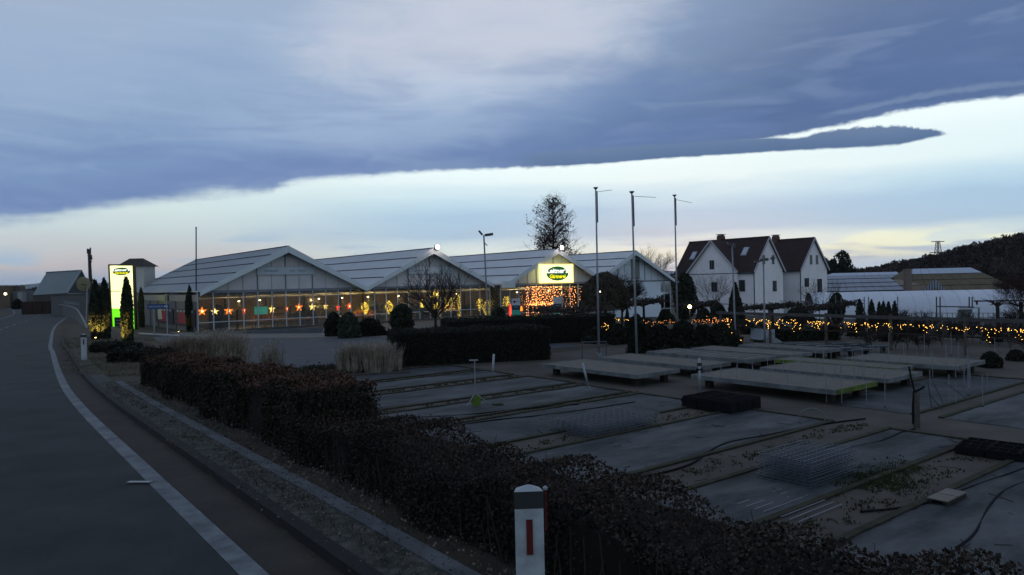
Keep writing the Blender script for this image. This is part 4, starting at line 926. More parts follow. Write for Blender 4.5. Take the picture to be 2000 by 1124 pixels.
# ------------------------------------------------------------------ greenhouses
FB = 68.3; EZ, AZ_ = 1.98, 6.12; SPAN = 16.17; A0 = 16.95; RL = 33.0
SL = math.atan2(AZ_ - EZ, SPAN / 2)
def gh(i, label, fb, roofm, rows, gapcol, twin=None):
    twin = twin or M_twin
    a0 = A0 + i * SPAN; am = a0 + SPAN / 2; a1 = a0 + SPAN; base = min(Z, float(yard_z(am))) ; OV = 1.0
    t = thing('greenhouse', label, 'greenhouse', AB(am, fb, base), UANG, 'glass gables of the garden centre')
    # roof: panels in rows on the left slope, seen; right slope in wider panels
    def slope(side):
        nrow = rows; L_ = math.hypot(SPAN / 2, AZ_ - EZ); npan = 17
        e0 = AB(a0 if side < 0 else a1, 0, EZ); r0 = AB(am, 0, AZ_)
        cache = {}
        bb = MB()
        for r in range(nrow):
            f0, f1 = r / nrow + .012, (r + 1) / nrow - .012
            for k in range(npan if side < 0 else 6):
                n_ = npan if side < 0 else 6; b0 = fb - OV + (RL + OV) * k / n_; b1 = fb - OV + (RL + OV) * (k + 1) / n_
                key = r; A = e0.lerp(r0, f0); B = e0.lerp(r0, f1); w = (b1 - b0) - .07
                if key not in cache:
                    up = Vector((0, 0, .03)); mb = MB(); pts = [A, B, B + V * w, A + V * w]; mb.prism(pts, up); cache[key] = mb.mesh('roof_pane', M_roofC if gapcol and r < gapcol else roofm)
                o = bpy.data.objects.new('roof_pane', cache[key]); COL.objects.link(o); o.parent = t
                o.matrix_parent_inverse = (Matrix.Translation(t.location) @ Matrix.Rotation(UANG, 4, 'Z')).inverted(); o.location = V * (b0 + .035)
        # glazing bars and purlins, joined: thinner than the picture can part
        for k in range(52): 
            bb_ = fb - OV + (RL + OV) * k / 51; A = e0 + V * bb_; B = r0 + V * bb_; up = Vector((0, 0, .055)); bb.beam(A + up, B + up, .05, .05)
        bb.build('glazing_bars', M_bar if side < 0 else M_bar, t, kind='stuff')
        for r in range(nrow + 1):
            c_ = e0.lerp(r0, r / nrow) + Vector((0, 0, .04)); MB().beam(c_ + V * (fb - OV), c_ + V * (fb + RL), .13 if 0 < r < nrow else .2, .10).build('purlin', M_dark if 0 < r else M_bar, t)
    slope(-1); slope(1)
    # rake fascia
    for side in (-1, 1):
        e = AB(a0 if side < 0 else a1, fb - OV - .06, EZ); r_ = AB(am, fb - OV - .06, AZ_); dn = Vector((0, 0, -.58))
        e2 = e - (r_ - e) * .0; MB().prism([e2 + Vector((0, 0, .06)), r_ + Vector((0, 0, .06)), r_ + dn, e2 + dn * .6], V * .05).build('fascia', M_fasc, t)
    # gable sheets above the eave: 12 vertical sheets with steps
    nb = 12; w = SPAN / nb
    for k in range(nb):
        x0, x1 = a0 + k * w + .03, a0 + (k + 1) * w - .03
        zt = lambda a: EZ + (AZ_ - EZ) * (1 - abs(a - am) / (SPAN / 2)) - .12
        pts = [AB(x0, fb, EZ + .05), AB(x1, fb, EZ + .05), AB(x1, fb, max(zt(x1), EZ + .06))]
        if abs((x0 + x1) / 2 - am) < .01 or (x0 < am < x1): pts.append(AB(am, fb, zt(am)))
        pts.append(AB(x0, fb, max(zt(x0), EZ + .06))); MB().prism(pts, V * .03).build('gable_sheet', twin, t)
    bb = MB()
    for k in range(nb + 1):
        a = a0 + k * w; z1 = EZ + (AZ_ - EZ) * (1 - abs(a - am) / (SPAN / 2)) - .12
        if k in (4, 6, 8): MB().beam(AB(a, fb - .04, EZ), AB(a, fb - .04, z1), .10, .10).build('gable_post', M_pole, t)
        elif z1 > EZ + .1: bb.beam(AB(a, fb - .03, EZ), AB(a, fb - .03, z1), .05, .05)
        MB().beam(AB(a, fb - .03, base), AB(a, fb - .03, EZ), .09, .09).build('window_post', M_bar, t)
    bb.beam(AB(am - 3.4, fb - .03, EZ + 2.3), AB(am + 3.4, fb - .03, EZ + 2.3), .05, .05)
    bb.build('gable_bars', M_bar, t)
    MB().beam(AB(a0, fb - .05, EZ - .02), AB(a1, fb - .05, EZ - .02), .14, .22).build('eave_beam', M_pole, t)
    MB().beam(AB(a0, fb - .05, base + .9), AB(a1, fb - .05, base + .9), .08, .08).build('window_rail', M_bar, t)
    MB().beam(AB(a0, fb, base + .06), AB(a1, fb, base + .06), .2, .16).build('plinth', M_conc, t)
    # soffit purlins under the overhang
    for side in (-1, 1):
        for r in range(1, 5):
            a = (a0 if side < 0 else a1) + (am - (a0 if side < 0 else a1)) * r / 5; z = EZ + (AZ_ - EZ) * r / 5 - .1
            MB().beam(AB(a, fb - OV, z), AB(a, fb, z), .08, .08).build('soffit_purlin', M_dark, t)
    c1 = c2 = None
    for k in range(nb):
        for (z0, z1) in ((base + .14, base + .86), (base + .94, EZ - .13)):
            mb = MB(); x0 = a0 + k * w + .045; mb.prism([AB(x0, fb, z0), AB(x0 + w - .09, fb, z0), AB(x0 + w - .09, fb, z1), AB(x0, fb, z1)], V * .012).build('window_pane', M_glass, t)
    return t
G1 = gh(0, 'first greenhouse of the shop with star lanterns in its window', FB, M_roofA, 5, 0)
G2 = gh(1, 'second greenhouse with a floodlight on the gable top', FB, M_roofB, 4, 0)
G3 = gh(2, 'third greenhouse with the entrance under the lit sign', FB - 2.2, M_roofB, 4, 0)
G4 = gh(3, 'fourth greenhouse with white gable end and wide roof overhang', FB, M_roofB, 4, 0, mat('bluish gable sheet', (.52, .58, .66), .7, var=.04))
# long left wall of greenhouse 1
aL = A0
mbw = MB(); mbw.prism([AB(aL, FB, Z - .3), AB(aL, FB + RL, Z - .3), AB(aL, FB + RL, 1.1), AB(aL, FB, 1.1)], U * .06); mbw.build('side_wall', M_sheet, G1)
MB().prism([AB(aL - .04, FB, 1.1), AB(aL - .04, FB + RL, 1.1), AB(aL - .04, FB + RL, 1.72), AB(aL - .04, FB, 1.72)], U * .08).build('side_band', M_beige, G1)
for k in range(9): MB().beam(AB(aL - .07, FB + k * 4, Z), AB(aL - .07, FB + k * 4, 1.1), .08).build('wall_post', M_sheet, G1)
for k, (s0_, s1_) in enumerate(((.6, 8.5), (9.0, 17.0))):
    b = MB(); b.prism([AB(aL - .12, FB + s0_, Z + .5), AB(aL - .12, FB + s1_, Z + .5), AB(aL - .12, FB + s1_, .35), AB(aL - .12, FB + s0_, .35)], U * .03)
    tt = thing('shop_poster', ['dark poster with red picture on the side wall near the mast', 'poster with red picture and white portrait behind the blue arrow sign'][k], 'poster', AB(aL - .12, FB + s0_, Z + .5), 0, 'posters on the side wall')
    b.build('backing', mat('dark poster', (.035, .03, .035), .7, var=.3, vscale=1), tt)
    MB().prism([AB(aL - .135, FB + s0_ + 2.6, Z + .7), AB(aL - .135, FB + s0_ + 6.5, Z + .7), AB(aL - .135, FB + s0_ + 6.0, .05), AB(aL - .135, FB + s0_ + 3, .05)], U * .01).build('red_shape', M_redp, tt)
    for j in range(5): MB().prism([AB(aL - .135, FB + s0_ + .6 + j * 1.3, .06), AB(aL - .135, FB + s0_ + 1.5 + j * 1.3, .06), AB(aL - .135, FB + s0_ + 1.5 + j * 1.3, .26), AB(aL - .135, FB + s0_ + .6 + j * 1.3, .26)], U * .01).build('print_mark', mat('poster print', (.25, .25, .27), .7), tt)
    if k == 1: MB().prism([AB(aL - .14, FB + 13.6, -.8), AB(aL - .14, FB + 15.6, -.9), AB(aL - .14, FB + 15.9, .1), AB(aL - .14, FB + 14.2, .25)], U * .01).build('portrait', mat('pale print', (.35, .36, .36), .7), tt)
# white end wall of greenhouse 4 and its return
a1_ = A0 + 4 * SPAN
t = G4
M_blue = mat('bluish white cladding', (.56, .63, .72), .8, var=.04, vscale=.5)
MB().prism([AB(a1_ - 11.5, FB - .12, -4.2), AB(a1_ - 2.2, FB - .12, -4.2), AB(a1_ - 2.2, FB - .12, EZ - .15), AB(a1_ - 11.5, FB - .12, EZ - .15)], V * .05).build('white_cladding', M_blue, t)
MB().prism([AB(a1_ - 2.2, FB, -4.2), AB(a1_ - 2.2, FB + 20, -4.2), AB(a1_ - 2.2, FB + 20, EZ), AB(a1_ - 2.2, FB, EZ)], U * .05).build('side_wall', M_sheet, t)
MB().prism([AB(73.6, FB - .06, EZ + .3), AB(75.2, FB - .06, EZ + .3), AB(75.2, FB - .06, EZ + 3.0), AB(73.6, FB - .06, EZ + 3.0)], V * .03).build('gable_window', mat('dim gable window', (.12, .14, .14), .4), t)
# side returns of the protruding entrance gable + box at its left foot
MB().prism([AB(A0 + 2 * SPAN + .05, FB - 2.2, -2.2), AB(A0 + 2 * SPAN + .05, FB, -2.2), AB(A0 + 2 * SPAN + .05, FB, EZ - .1), AB(A0 + 2 * SPAN + .05, FB - 2.2, EZ - .1)], U * .03).build('side_pane', M_glass, G3)
MB().box(AB(A0 + 2 * SPAN + .4, FB - 3.25, EZ + .0), (1.6, .5, .75), UANG).build('gutter_box', M_fasc, G3)
# signs on the gables
def banner(t_, a0, a1, fb, z0, z1, m, text=None):
    MB().prism([AB(a0, fb, z0), AB(a1, fb, z0), AB(a1, fb, z1), AB(a0, fb, z1)], V * .03).build('board', m, t_)
t = thing('gable_banner', 'long pale banner with faded lettering on the first gable', 'banner', AB(25, FB - .15, 3.6)); banner(t, 22.3, 27.9, FB - .16, 3.45, 4.2, M_pale)
for k, (x0, x1) in enumerate(((23.0, 24.5), (25.4, 26.0), (26.3, 27.2))):
    for j in range(int((x1 - x0) / .19)): MB().prism([AB(x0 + j * .19, FB - .175, 3.74), AB(x0 + j * .19 + .13, FB - .175, 3.74), AB(x0 + j * .19 + .13, FB - .175, 3.88), AB(x0 + j * .19, FB - .175, 3.88)], V * .008).build('print_mark', M_palet, t)
t = thing('gable_banner', 'small pale banner on the second gable behind bare twigs', 'banner', AB(41, FB - .15, 3.6)); banner(t, 38.5, 44.1, FB - .16, 3.35, 4.1, M_pale)
for k in range(6): MB().prism([AB(39.4 + k * .3, FB - .175, 3.64), AB(39.6 + k * .3, FB - .175, 3.64), AB(39.6 + k * .3, FB - .175, 3.8), AB(39.4 + k * .3, FB - .175, 3.8)], V * .008).build('print_mark', M_palet, t)
# big lit sign on gable 3
def logo(t_, O, xd, zd, w, h_, m_oval=E_dgreen):
    """oval with two lines of lettering; O = centre"""
    nr = Vector(xd).cross(Vector(zd)); n = 40
    ov = [O + xd * (math.cos(2 * PI * k / n) * w / 2) + zd * (math.sin(2 * PI * k / n) * h_ / 2) for k in range(n)]
    MB().prism(ov, nr * .012).build('logo_oval', m_oval, t_)
    text_obj('lettering', "Leitner's", w * .95, h_ * .36, E_logow, t_, O - xd * w * .475 + zd * h_ * .02, xd, zd, .035, .03)
    text_obj('lettering', "Gärtnerei", w * .72, h_ * .27, E_logoy, t_, O - xd * w * .36 - zd * h_ * .33, xd, zd, .03, .03)
bs = FB - 2.2 - 1.25
A_ = at(1056, 552, 86); B_ = at(1120, 552, 86)
sa0 = 54.75; sa1 = 61.0; 
def onplane(x, y, bpl):
    r = CM @ Vector(((x - 1000) / F, -(y - 562) / F, -1)); o_ = Vector((0, 0, EYE)); k = (bpl - o_.dot(V)) / r.dot(V); return o_ + r * k
pL = onplane(1055, 553, bs); pR = onplane(1120, 553, bs); pT = onplane(1055, 515.5, bs)
t = thing('lit_sign', 'glowing rectangular sign on the entrance gable reading Leitner\'s Gärtnerei', 'sign', pL)
sw = (pR - pL); sw.z = 0; sW = sw.length; sh_ = pT.z - pL.z; pL0 = Vector((pL.x, pL.y, (pL.z + pR.z) / 2)); 
MB().prism([pL0, pL0 + U * sW, pL0 + U * sW + Vector((0, 0, sh_)), pL0 + Vector((0, 0, sh_))], V * .22).build('sign_face', E_white, t)
fr = MB(); c_ = [pL0, pL0 + U * sW, pL0 + U * sW + Vector((0, 0, sh_)), pL0 + Vector((0, 0, sh_))]
for i in range(4): fr.beam(c_[i] - V * .01, c_[(i + 1) % 4] - V * .01, .07, .1)
fr.build('frame', mat('sign frame glow', (.5, .4, .15), .6, emit=(.9, .6, .12), es=.8), t)
logo(t, pL0 + U * sW * .515 + Vector((0, 0, sh_ * .5)) - V * .02, U, Vector((0, 0, 1)), sW * .66, sh_ * .76)
ar = bpy.data.lights.new('sign_light', 'AREA'); ar.shape = 'RECTANGLE'; ar.size = sW; ar.size_y = sh_; ar.energy = 30; ar.color = (1, .95, .6)
ao = bpy.data.objects.new('sign_light', ar); COL.objects.link(ao); ao.parent = t; ao.matrix_parent_inverse = Matrix.Translation(t.location).inverted()
ao.location = pL0 + U * sW / 2 + Vector((0, 0, sh_ / 2)) - V * .2; ao.rotation_euler = (-V).to_track_quat('-Z', 'Z').to_euler()
# floodlights on gable tops
for (i, fb_, lab) in ((1, FB, 'glaring floodlight on top of the second gable'), (2, FB - 2.2, 'glaring floodlight on top of the entrance gable')):
    am = A0 + (i + .5) * SPAN; p = AB(am + .3, fb_ - 1.2, AZ_ + .02); t = thing('floodlight', lab, 'floodlight', p, UANG, 'floodlights on the gable tops')
    MB().box((0, 0, .12), (.5, .2, .4)).build('housing', M_black, t, world=False); MB().ball((0, -.16, .12), .24, 16, 12, (1, .5, 1)).build('lens', E_flood, t, world=False, smooth=True)
    MB().box((0, .05, -.12), (.08, .08, .25)).build('bracket', M_galv, t, world=False)
    l = bpy.data.lights.new('lamp_light', 'POINT'); l.energy = 60; l.color = (1, .8, .7); l.shadow_soft_size = .2; o = bpy.data.objects.new('lamp_light', l); COL.objects.link(o); o.parent = t; o.location = (0, -.6, .3)
# interior
def inside(i, fb):
    a0 = A0 + i * SPAN; return a0, a0 + SPAN
sheet('shop_floor', [AB(A0 + .1, FB + .1, Z), AB(A0 + 4 * SPAN, FB + .1, -2.3), AB(A0 + 4 * SPAN, FB + RL, -2.3), AB(A0 + .1, FB + RL, Z)], .02, M_floor, .02)
t = thing('inner_screen', 'dim brown back wall inside the greenhouses', 'wall', AB(A0 + 5, FB + 15, Z))
MB().prism([AB(A0 + .5, FB + 15, -4), AB(A0 + 4 * SPAN - 3, FB + 15, -4), AB(A0 + 4 * SPAN - 3, FB + 15, 1.7), AB(A0 + .5, FB + 15, 1.7)], V * .1).build('wall', mat('inner wall', (.17, .125, .07), .9, var=.3, vscale=.6), t)
for k in range(14): MB().beam(AB(A0 + 2 + k * 4.6, FB + 14.9, -3), AB(A0 + 2 + k * 4.6, FB + 14.9, 1.7), .15).build('column', M_tim, t)
t = thing('shade_curtain', 'level shading curtain under the greenhouse roofs', 'curtain', AB(A0 + 5, FB + 8, 1.65))
MB().prism([AB(A0 + .3, FB + .4, 1.6), AB(A0 + 4 * SPAN - 2.4, FB + .4, 1.6), AB(A0 + 4 * SPAN - 2.4, FB + RL - .5, 1.6), AB(A0 + .3, FB + RL - .5, 1.6)], (0, 0, .05)).build('cloth', mat('curtain cloth', (.12, .10, .085), .9, var=.15, vscale=.8), t)
for k in range(22):
    a = A0 + 1.5 + k * 2.9; MB().beam(AB(a, FB + .5, 1.45), AB(a, FB + 14, 1.45), .1, .12).build('truss', M_bar, t)
for k in range(3): MB().beam(AB(A0 + .5, FB + 2.5 + 3.2 * k, 1.3), AB(A0 + 3.4 * SPAN, FB + 2.5 + 3.2 * k, 1.3), .08, .1).build('pipe', M_bar, t)
def ilamp(a, b_, lab):
    t = thing('ceiling_lamp', lab, 'lamp', AB(a, b_, 1.0), UANG, 'lit ceiling lamps inside the greenhouses')
    MB().tube([(0, 0, 0), (0, 0, .12), (0, 0, .16)], [.22, .12, .04], 10).build('shade', M_galv, t, world=False); MB().ball((0, 0, -.02), .11, 8, 6, (1, 1, .7)).build('bulb', E_lampw, t, world=False); MB().beam((0, 0, .16), (0, 0, .6), .02).build('cable', M_black, t, world=False)
    l = bpy.data.lights.new('lamp_light', 'POINT'); l.energy = 290; l.color = (1, .66, .24); l.shadow_soft_size = .15; o = bpy.data.objects.new('lamp_light', l); COL.objects.link(o); o.parent = t; o.location = (0, 0, -.4)
for (a, b_, lab) in ((21.8, FB + 4, 'lit ceiling lamp behind the third star from the left'), (24.5, FB + 6, 'lit ceiling lamp above the teal banner'), (29.6, FB + 3, 'lit ceiling lamp above the orange star'), (32.2, FB + 3, 'lit ceiling lamp above the pale yellow star'), (35.2, FB + 3, 'lit ceiling lamp near the valley of the first two gables'),
                     (39.5, FB + 4, 'lit ceiling lamp at the left of the second greenhouse'), (44.5, FB + 4, 'lit ceiling lamp behind the pollarded tree'), (48.0, FB + 5, 'lit ceiling lamp before the third greenhouse'), (55, FB + 2, 'lit ceiling lamp behind the light curtain'), (61, FB + 3, 'lit ceiling lamp right of the entrance doors')):
    ilamp(a, b_, lab)
# goods inside
goods = ['orange display of potted plants left of the teal banner', 'yellow display table below the teal banner', 'brown display table under the orange star', 'display table at the far end of the star window', 'display table in the second greenhouse, left part', 'display table in the second greenhouse, behind the egg shaped shrub', 'display table in the second greenhouse, behind the pollarded tree', 'display table in the second greenhouse, right part', 'display table left of the entrance', 'display table behind the light curtain']
for k, a in enumerate((23.4, 27.0, 30.5, 33.8, 37.5, 41.0, 44.5, 47.5, 51.5, 57.5)):
    p = AB(a, FB + 1.3 + (k % 3) * .5, Z + .02); t = thing('display_table', goods[k], 'table', p, UANG, 'display tables inside the shop')
    MB().box((0, 0, .7), (2.4, 1.1, .08)).build('tabletop', M_orange if k in (0, 1, 2, 3) else M_wood, t, world=False)
    for sx in (-1, 1):
        for sy in (-1, 1): MB().box((sx * 1.1, sy * .45, .33), (.07, .07, .66)).build('leg', M_wood, t, world=False)
    c = RNG.normal(0, 1, (700, 3)) * (.55, .3, .18) + (0, 0, 1.0); mesh_obj('potted_plants', leaf_mesh('potted_plants', c, .14, M_orange if k % 3 == 0 else M_leafg), None, t, world=False, kind='stuff')
for k, a in enumerate((20, 29, 36.5, 43, 46.5, 53, 62, 65)):
    shrub('indoor_plant', ['tall dark plant behind the leftmost stars', 'tall dark plant under the pale yellow star', 'dark plant by the first light balloon', 'dark plant behind the pollarded tree', 'dark plant in the right part of the second greenhouse', 'dark plant left of the light curtain', 'dark plant right of the entrance doors', 'dark plant at the end of the third greenhouse'][k], 'plant', AB(a, FB + 4.5, Z + .02), .9, 2.3, 'dome', 900, .2, M_leafd, 'plants inside the shop')
for k in range(9):
    a = A0 + 3.2 + k * 5.2; t = thing('plant_shelf', ['shelf of pots left of the orange display', 'shelf of pots behind the teal banner', 'shelf of pots behind the orange star', 'shelf of pots by the first valley', 'shelf of pots behind the first light balloon', 'shelf of pots behind the egg shaped shrub', 'shelf of pots right of the pollarded tree', 'shelf of pots behind the tall lamp post', 'shelf of pots near the entrance'][k], 'shelf', AB(a, FB + 3.4, Z + .02), UANG, 'shelves inside the shop')
    for z in (.5, 1.1, 1.7): MB().box((0, 0, z), (2.6, .5, .04)).build('shelf_board', M_wood, t, world=False)
    for sx in (-1, 1): MB().box((sx * 1.28, 0, .95), (.05, .5, 1.9)).build('side', M_tim, t, world=False)
    c = RNG.normal(0, 1, (420, 3)) * (.75, .12, .07) + (0, 0, 0); c[:, 2] += RNG.choice([.62, 1.22, 1.82], 420); mesh_obj('potted_plants', leaf_mesh('potted_plants', c, .12, [M_leafg, M_brickp, M_leafd][k % 3]), None, t, world=False, kind='stuff')
# teal banner in window
t = thing('window_banner', 'teal banner hanging inside the shop window between the stars', 'banner', AB(23.0, FB + .3, -.2)); 
qa, qb = onplane(497, 615, FB + .25), onplane(523, 614, FB + .25); zt_ = onplane(497, 600, FB + .25).z
MB().prism([qa, Vector((qb.x, qb.y, qa.z)), Vector((qb.x, qb.y, zt_)), Vector((qa.x, qa.y, zt_))], V * .02).build('cloth', M_teals, t)
MB().beam(Vector((qa.x, qa.y, zt_ + .04)), Vector((qb.x, qb.y, zt_ + .04)), .05).build('rail', M_pole, t)
for k in range(2): MB().beam(Vector((qa.x, qa.y, zt_)) + U * (.2 + k * 1.0), Vector((qa.x, qa.y, 1.6)) + U * (.2 + k * 1.0), .02).build('cord', M_black, t)
# star lanterns
def star(x, y, w, hh, m, lab):
    p = onplane(x, y, FB + .45); k = p.y / F; R_ = hh * k / 2; sq = w / hh
    t = thing('star_lantern', lab, 'star lantern', p, UANG, 'glowing paper stars in the shop window'); b = MB(); n = 5; vs = [(0, -.12, 0), (0, .12, 0)]
    for j in range(10):
        a = PI / 2 + PI * j / 5; rr = R_ if j % 2 == 0 else R_ * .42; vs.append((math.cos(a) * rr * sq * 1.15, 0, math.sin(a) * rr))
    fs = []
    for j in range(10): u_, v_ = 2 + j, 2 + (j + 1) % 10; fs += [(0, u_, v_), (1, v_, u_)]
    b.add(vs, fs).build('paper_star', m, t, world=False); MB().ball((0, -.10, 0), R_ * .22, 8, 5, (sq, .5, 1)).build('bulb', E_lampw if m != E_starr else E_bulb, t, world=False)
    MB().beam((0, 0, R_), (0, 0, 1.55 - p.z), .015).build('cord', M_black, t, world=False)
STARS = [(394.5, 608.5, 15, 16, E_staro, 'orange red paper star, leftmost in the shop window'), (419.5, 609, 13, 12, E_stary, 'pale yellow paper star, second from the left'), (446.5, 607.5, 15, 15, E_staro, 'orange paper star, third from the left'), (476.5, 607, 7, 14, E_starr, 'narrow red paper star left of the teal banner'),
         (531, 604.5, 11, 15, E_stary, 'yellow paper star just right of the teal banner'), (560, 603.5, 6, 13, E_starr, 'narrow red paper star between the yellow and the orange one'), (584, 600.5, 13, 15, E_staro, 'orange paper star right of the narrow red one'), (610, 600, 12, 13, E_stary, 'pale yellow paper star next to the last window posts'), (636, 599, 8, 12, E_stary, 'small yellow paper star near the dark shrub'), (660.5, 601.5, 8, 13, E_starr, 'red paper star above the grey green shrub'), (682, 598.5, 9, 13, E_starr, 'red paper star, rightmost of the row')]
for s_ in STARS: star(s_[0], s_[1], s_[2] * 1.15, s_[3] * 1.2, *s_[4:])
# bulbs
def bulbs(mb, pts, r):
    for p in pts:
        p = Vector(p); rr = r * random.uniform(.7, 1.25); mb.add([p + Vector((0, 0, rr)), p + Vector((rr, 0, 0)), p + Vector((0, rr, 0)), p + Vector((-rr, 0, 0)), p + Vector((0, -rr, 0)), p - Vector((0, 0, rr))], [(0, 1, 2), (0, 2, 3), (0, 3, 4), (0, 4, 1), (5, 2, 1), (5, 3, 2), (5, 4, 3), (5, 1, 4)])
def light_figure(x, y, w, hh, lab, kind='balloon', m=E_bulby):
    p = onplane(x, y, FB + .8); k = p.y / F; W_, H_ = w * k * 1.2, hh * k; t = thing('light_figure', lab, 'light decoration', p, UANG, 'yellow light figures inside the greenhouse'); wr = MB(); bl = MB(); pts = []
    if kind == 'balloon':
        for j in range(6):
            a = PI * j / 6; line = []
            for q in range(13):
                s_ = q / 12; rr = W_ / 2 * (math.sin(min(1, s_ * 1.05 + .02) * PI) ** .6 if s_ < .5 else (1 - (s_ - .5) * 1.5)); z = H_ * (.5 - s_); line.append(Vector((math.cos(a) * rr, math.sin(a) * rr, z)))
            wr.tube(line, .012, 4, cap=False); pts += line; l2 = [Vector((-v.x, -v.y, v.z)) for v in line]; wr.tube(l2, .012, 4, cap=False); pts += l2
    else:
        for j in range(7):
            x_ = random.gauss(0, W_ * .3); line = [Vector((x_ + random.gauss(0, .05), random.gauss(0, .15), H_ * (.5 - q / 14 * random.uniform(.75, 1)))) for q in range(15)]; wr.tube(line, .008, 3, cap=False); pts += line
    wr.build('wire_frame', M_tim, t, world=False, kind='stuff'); bulbs(bl, [q + Vector((random.gauss(0, .02), random.gauss(0, .02), random.gauss(0, .03))) for q in pts], .034); bl.build('bulbs', m, t, world=False, kind='stuff')
    MB().beam((0, 0, H_ / 2), (0, 0, 1.55 - p.z), .02).build('cord', M_black, t, world=False)
light_figure(713, 603, 11, 22, 'balloon shaped light figure at the left of the second greenhouse'); light_figure(760, 601, 12, 24, 'balloon shaped light figure left of the egg shaped shrub')
light_figure(851, 577, 13, 12, 'small bunch of yellow lights behind the pollarded tree top', 'strand'); light_figure(850, 604, 18, 24, 'hanging yellow lights directly behind the pollarded tree', 'strand'); light_figure(880, 597, 12, 28, 'hanging yellow lights right of the pollarded tree trunk', 'strand'); light_figure(898, 600, 9, 48, 'tall narrow strand of yellow lights in the second greenhouse', 'strand')
light_figure(825, 594, 5, 16, 'thin strand of yellow lights left of the pollarded tree', 'strand'); light_figure(952, 605, 14, 34, 'balloon shaped light figure behind the tall lamp post'); light_figure(937, 596, 5, 22, 'thin strand of yellow lights left of the tall lamp post', 'strand'); light_figure(990, 590, 10, 20, 'dim strand of yellow lights left of the info boards', 'strand')
# light curtain at the entrance
bc = FB - 2.2 - .5
def curtain():
    t = thing('light_curtain', 'curtain of amber fairy lights hanging over the entrance', 'fairy lights', onplane(1060, 560, bc)); pts = []; wr = MB()
    def strand(x, y0, y1):
        P = []; y = y0 + random.uniform(0, 2)
        while y < y1: P.append(onplane(x + random.gauss(0, 1.2), y, bc + random.gauss(0, .08))); y += random.uniform(3.6, 6.5)
        pts.extend(P)
        if len(P) > 1: wr.tube([P[0], P[-1]], .01, 3, cap=False)
    for k in range(21):
        x = 1040 + k * 2.9; u = (x - 1040) / 60; y1 = 596 - 20 * max(0, u - .45) * 1.3 - random.uniform(0, 4); strand(x, 560, y1)
    for x in (1028.5, 1031, 1042, 1048, 1054): strand(x, 560, 628 if x < 1052 else 622)
    for x in (1113, 1118, 1123): strand(x, 560, 622 - (x - 1113) * 1.2)
    for x in (1141, 1143): strand(x, 563, 605)
    for _ in range(60): x = random.uniform(1034, 1082); pts.append(onplane(x, random.gauss(594, 1.8) - max(0, x - 1065) * .1, bc))
    wr.build('cable', M_tim, t, kind='stuff'); b = MB(); bulbs(b, pts, .046); b.build('bulbs', E_bulbr, t, kind='stuff')
curtain()
# entrance doors, canopy
t = thing('entrance_door', 'glazed entrance doors with reddish frame under the light curtain', 'door', onplane(1075, 640, FB - 2.35))
for k, x in enumerate((1036, 1054, 1071, 1090)):
    p = onplane(x, 640, FB - 2.42); p.z = -2.1; MB().beam(p, Vector((p.x, p.y, .6)), .16 if k != 2 else .34).build('door_post', mat('reddish frame', (.10, .045, .04), .7), t)
p = onplane(1036, 600, FB - 2.42); q = onplane(1090, 600, FB - 2.42); MB().beam(Vector((p.x, p.y, .6)), Vector((q.x, q.y, .6)), .2).build('lintel', MATS['reddish frame'], t)
# standing info boards
def heart(c, s, xd, nr, m, t_):
    pts = []
    for k in range(24):
        a = 2 * PI * k / 24; x = 16 * math.sin(a) ** 3; z = 13 * math.cos(a) - 5 * math.cos(2 * a) - 2 * math.cos(3 * a) - math.cos(4 * a); pts.append(c + xd * x / 17 * s + Vector((0, 0, z / 17 * s)))
    MB().prism(pts, nr * .01).build('heart', m, t_)
for (x0, x1, yt, yb, yf, Y_, lab, hl) in ((1000, 1016.5, 584, 617, 640, 74, 'info board with heart, navy and mint panels, left of the entrance', 1), (1082, 1097.5, 581, 613, 638, 76, 'info board with navy and mint panels, right of the entrance', 0)):
    A_ = at(x0, yb, Y_); B_ = at(x1, yb, Y_); T_ = at(x0, yt, Y_).z; gzv_ = hz(A_.x, A_.y); w_ = (B_ - A_).length; xd = Vector((1, .15, 0)).normalized(); t = thing('info_board', lab, 'sign board', Vector((A_.x, A_.y, gzv_)), 0, 'standing info boards')
    up = Vector((0, 0, 1)); H_ = T_ - A_.z; nr = Vector((xd.y, -xd.x, 0))
    for (f0, f1, m_, nm) in ((0, .33, M_mint, 'mint_panel'), (.335, .60, M_navy, 'navy_panel'), (.605, 1.0, mat('white panel', (.42, .45, .5), .7), 'white_panel')):
        MB().prism([A_ + up * H_ * f0, A_ + xd * w_ + up * H_ * f0, A_ + xd * w_ + up * H_ * f1, A_ + up * H_ * f1], -nr * .04).build(nm, m_, t)
    for s_ in (0, 1): q = A_ + xd * w_ * s_ - nr * .06; MB().beam(Vector((q.x, q.y, gzv_)), q + up * H_, .08).build('post', M_galv, t)
    if hl: heart(A_ + xd * w_ * .32 + up * H_ * .82, .17, xd, nr, mat('dark red heart', (.16, .01, .03), .6), t)
    for j in range(4): MB().prism([A_ + xd * w_ * (.55 + j * .09) + up * H_ * .8, A_ + xd * w_ * (.61 + j * .09) + up * H_ * .8, A_ + xd * w_ * (.61 + j * .09) + up * H_ * .86, A_ + xd * w_ * (.55 + j * .09) + up * H_ * .86], nr * .008).build('print_mark', M_palet, t)
    for j in range(3): MB().prism([A_ + xd * w_ * (.25 + j * .17) + up * H_ * .47, A_ + xd * w_ * (.38 + j * .17) + up * H_ * .47, A_ + xd * w_ * (.38 + j * .17) + up * H_ * .52, A_ + xd * w_ * (.25 + j * .17) + up * H_ * .52], nr * .008).build('print_mark', M_palet, t)
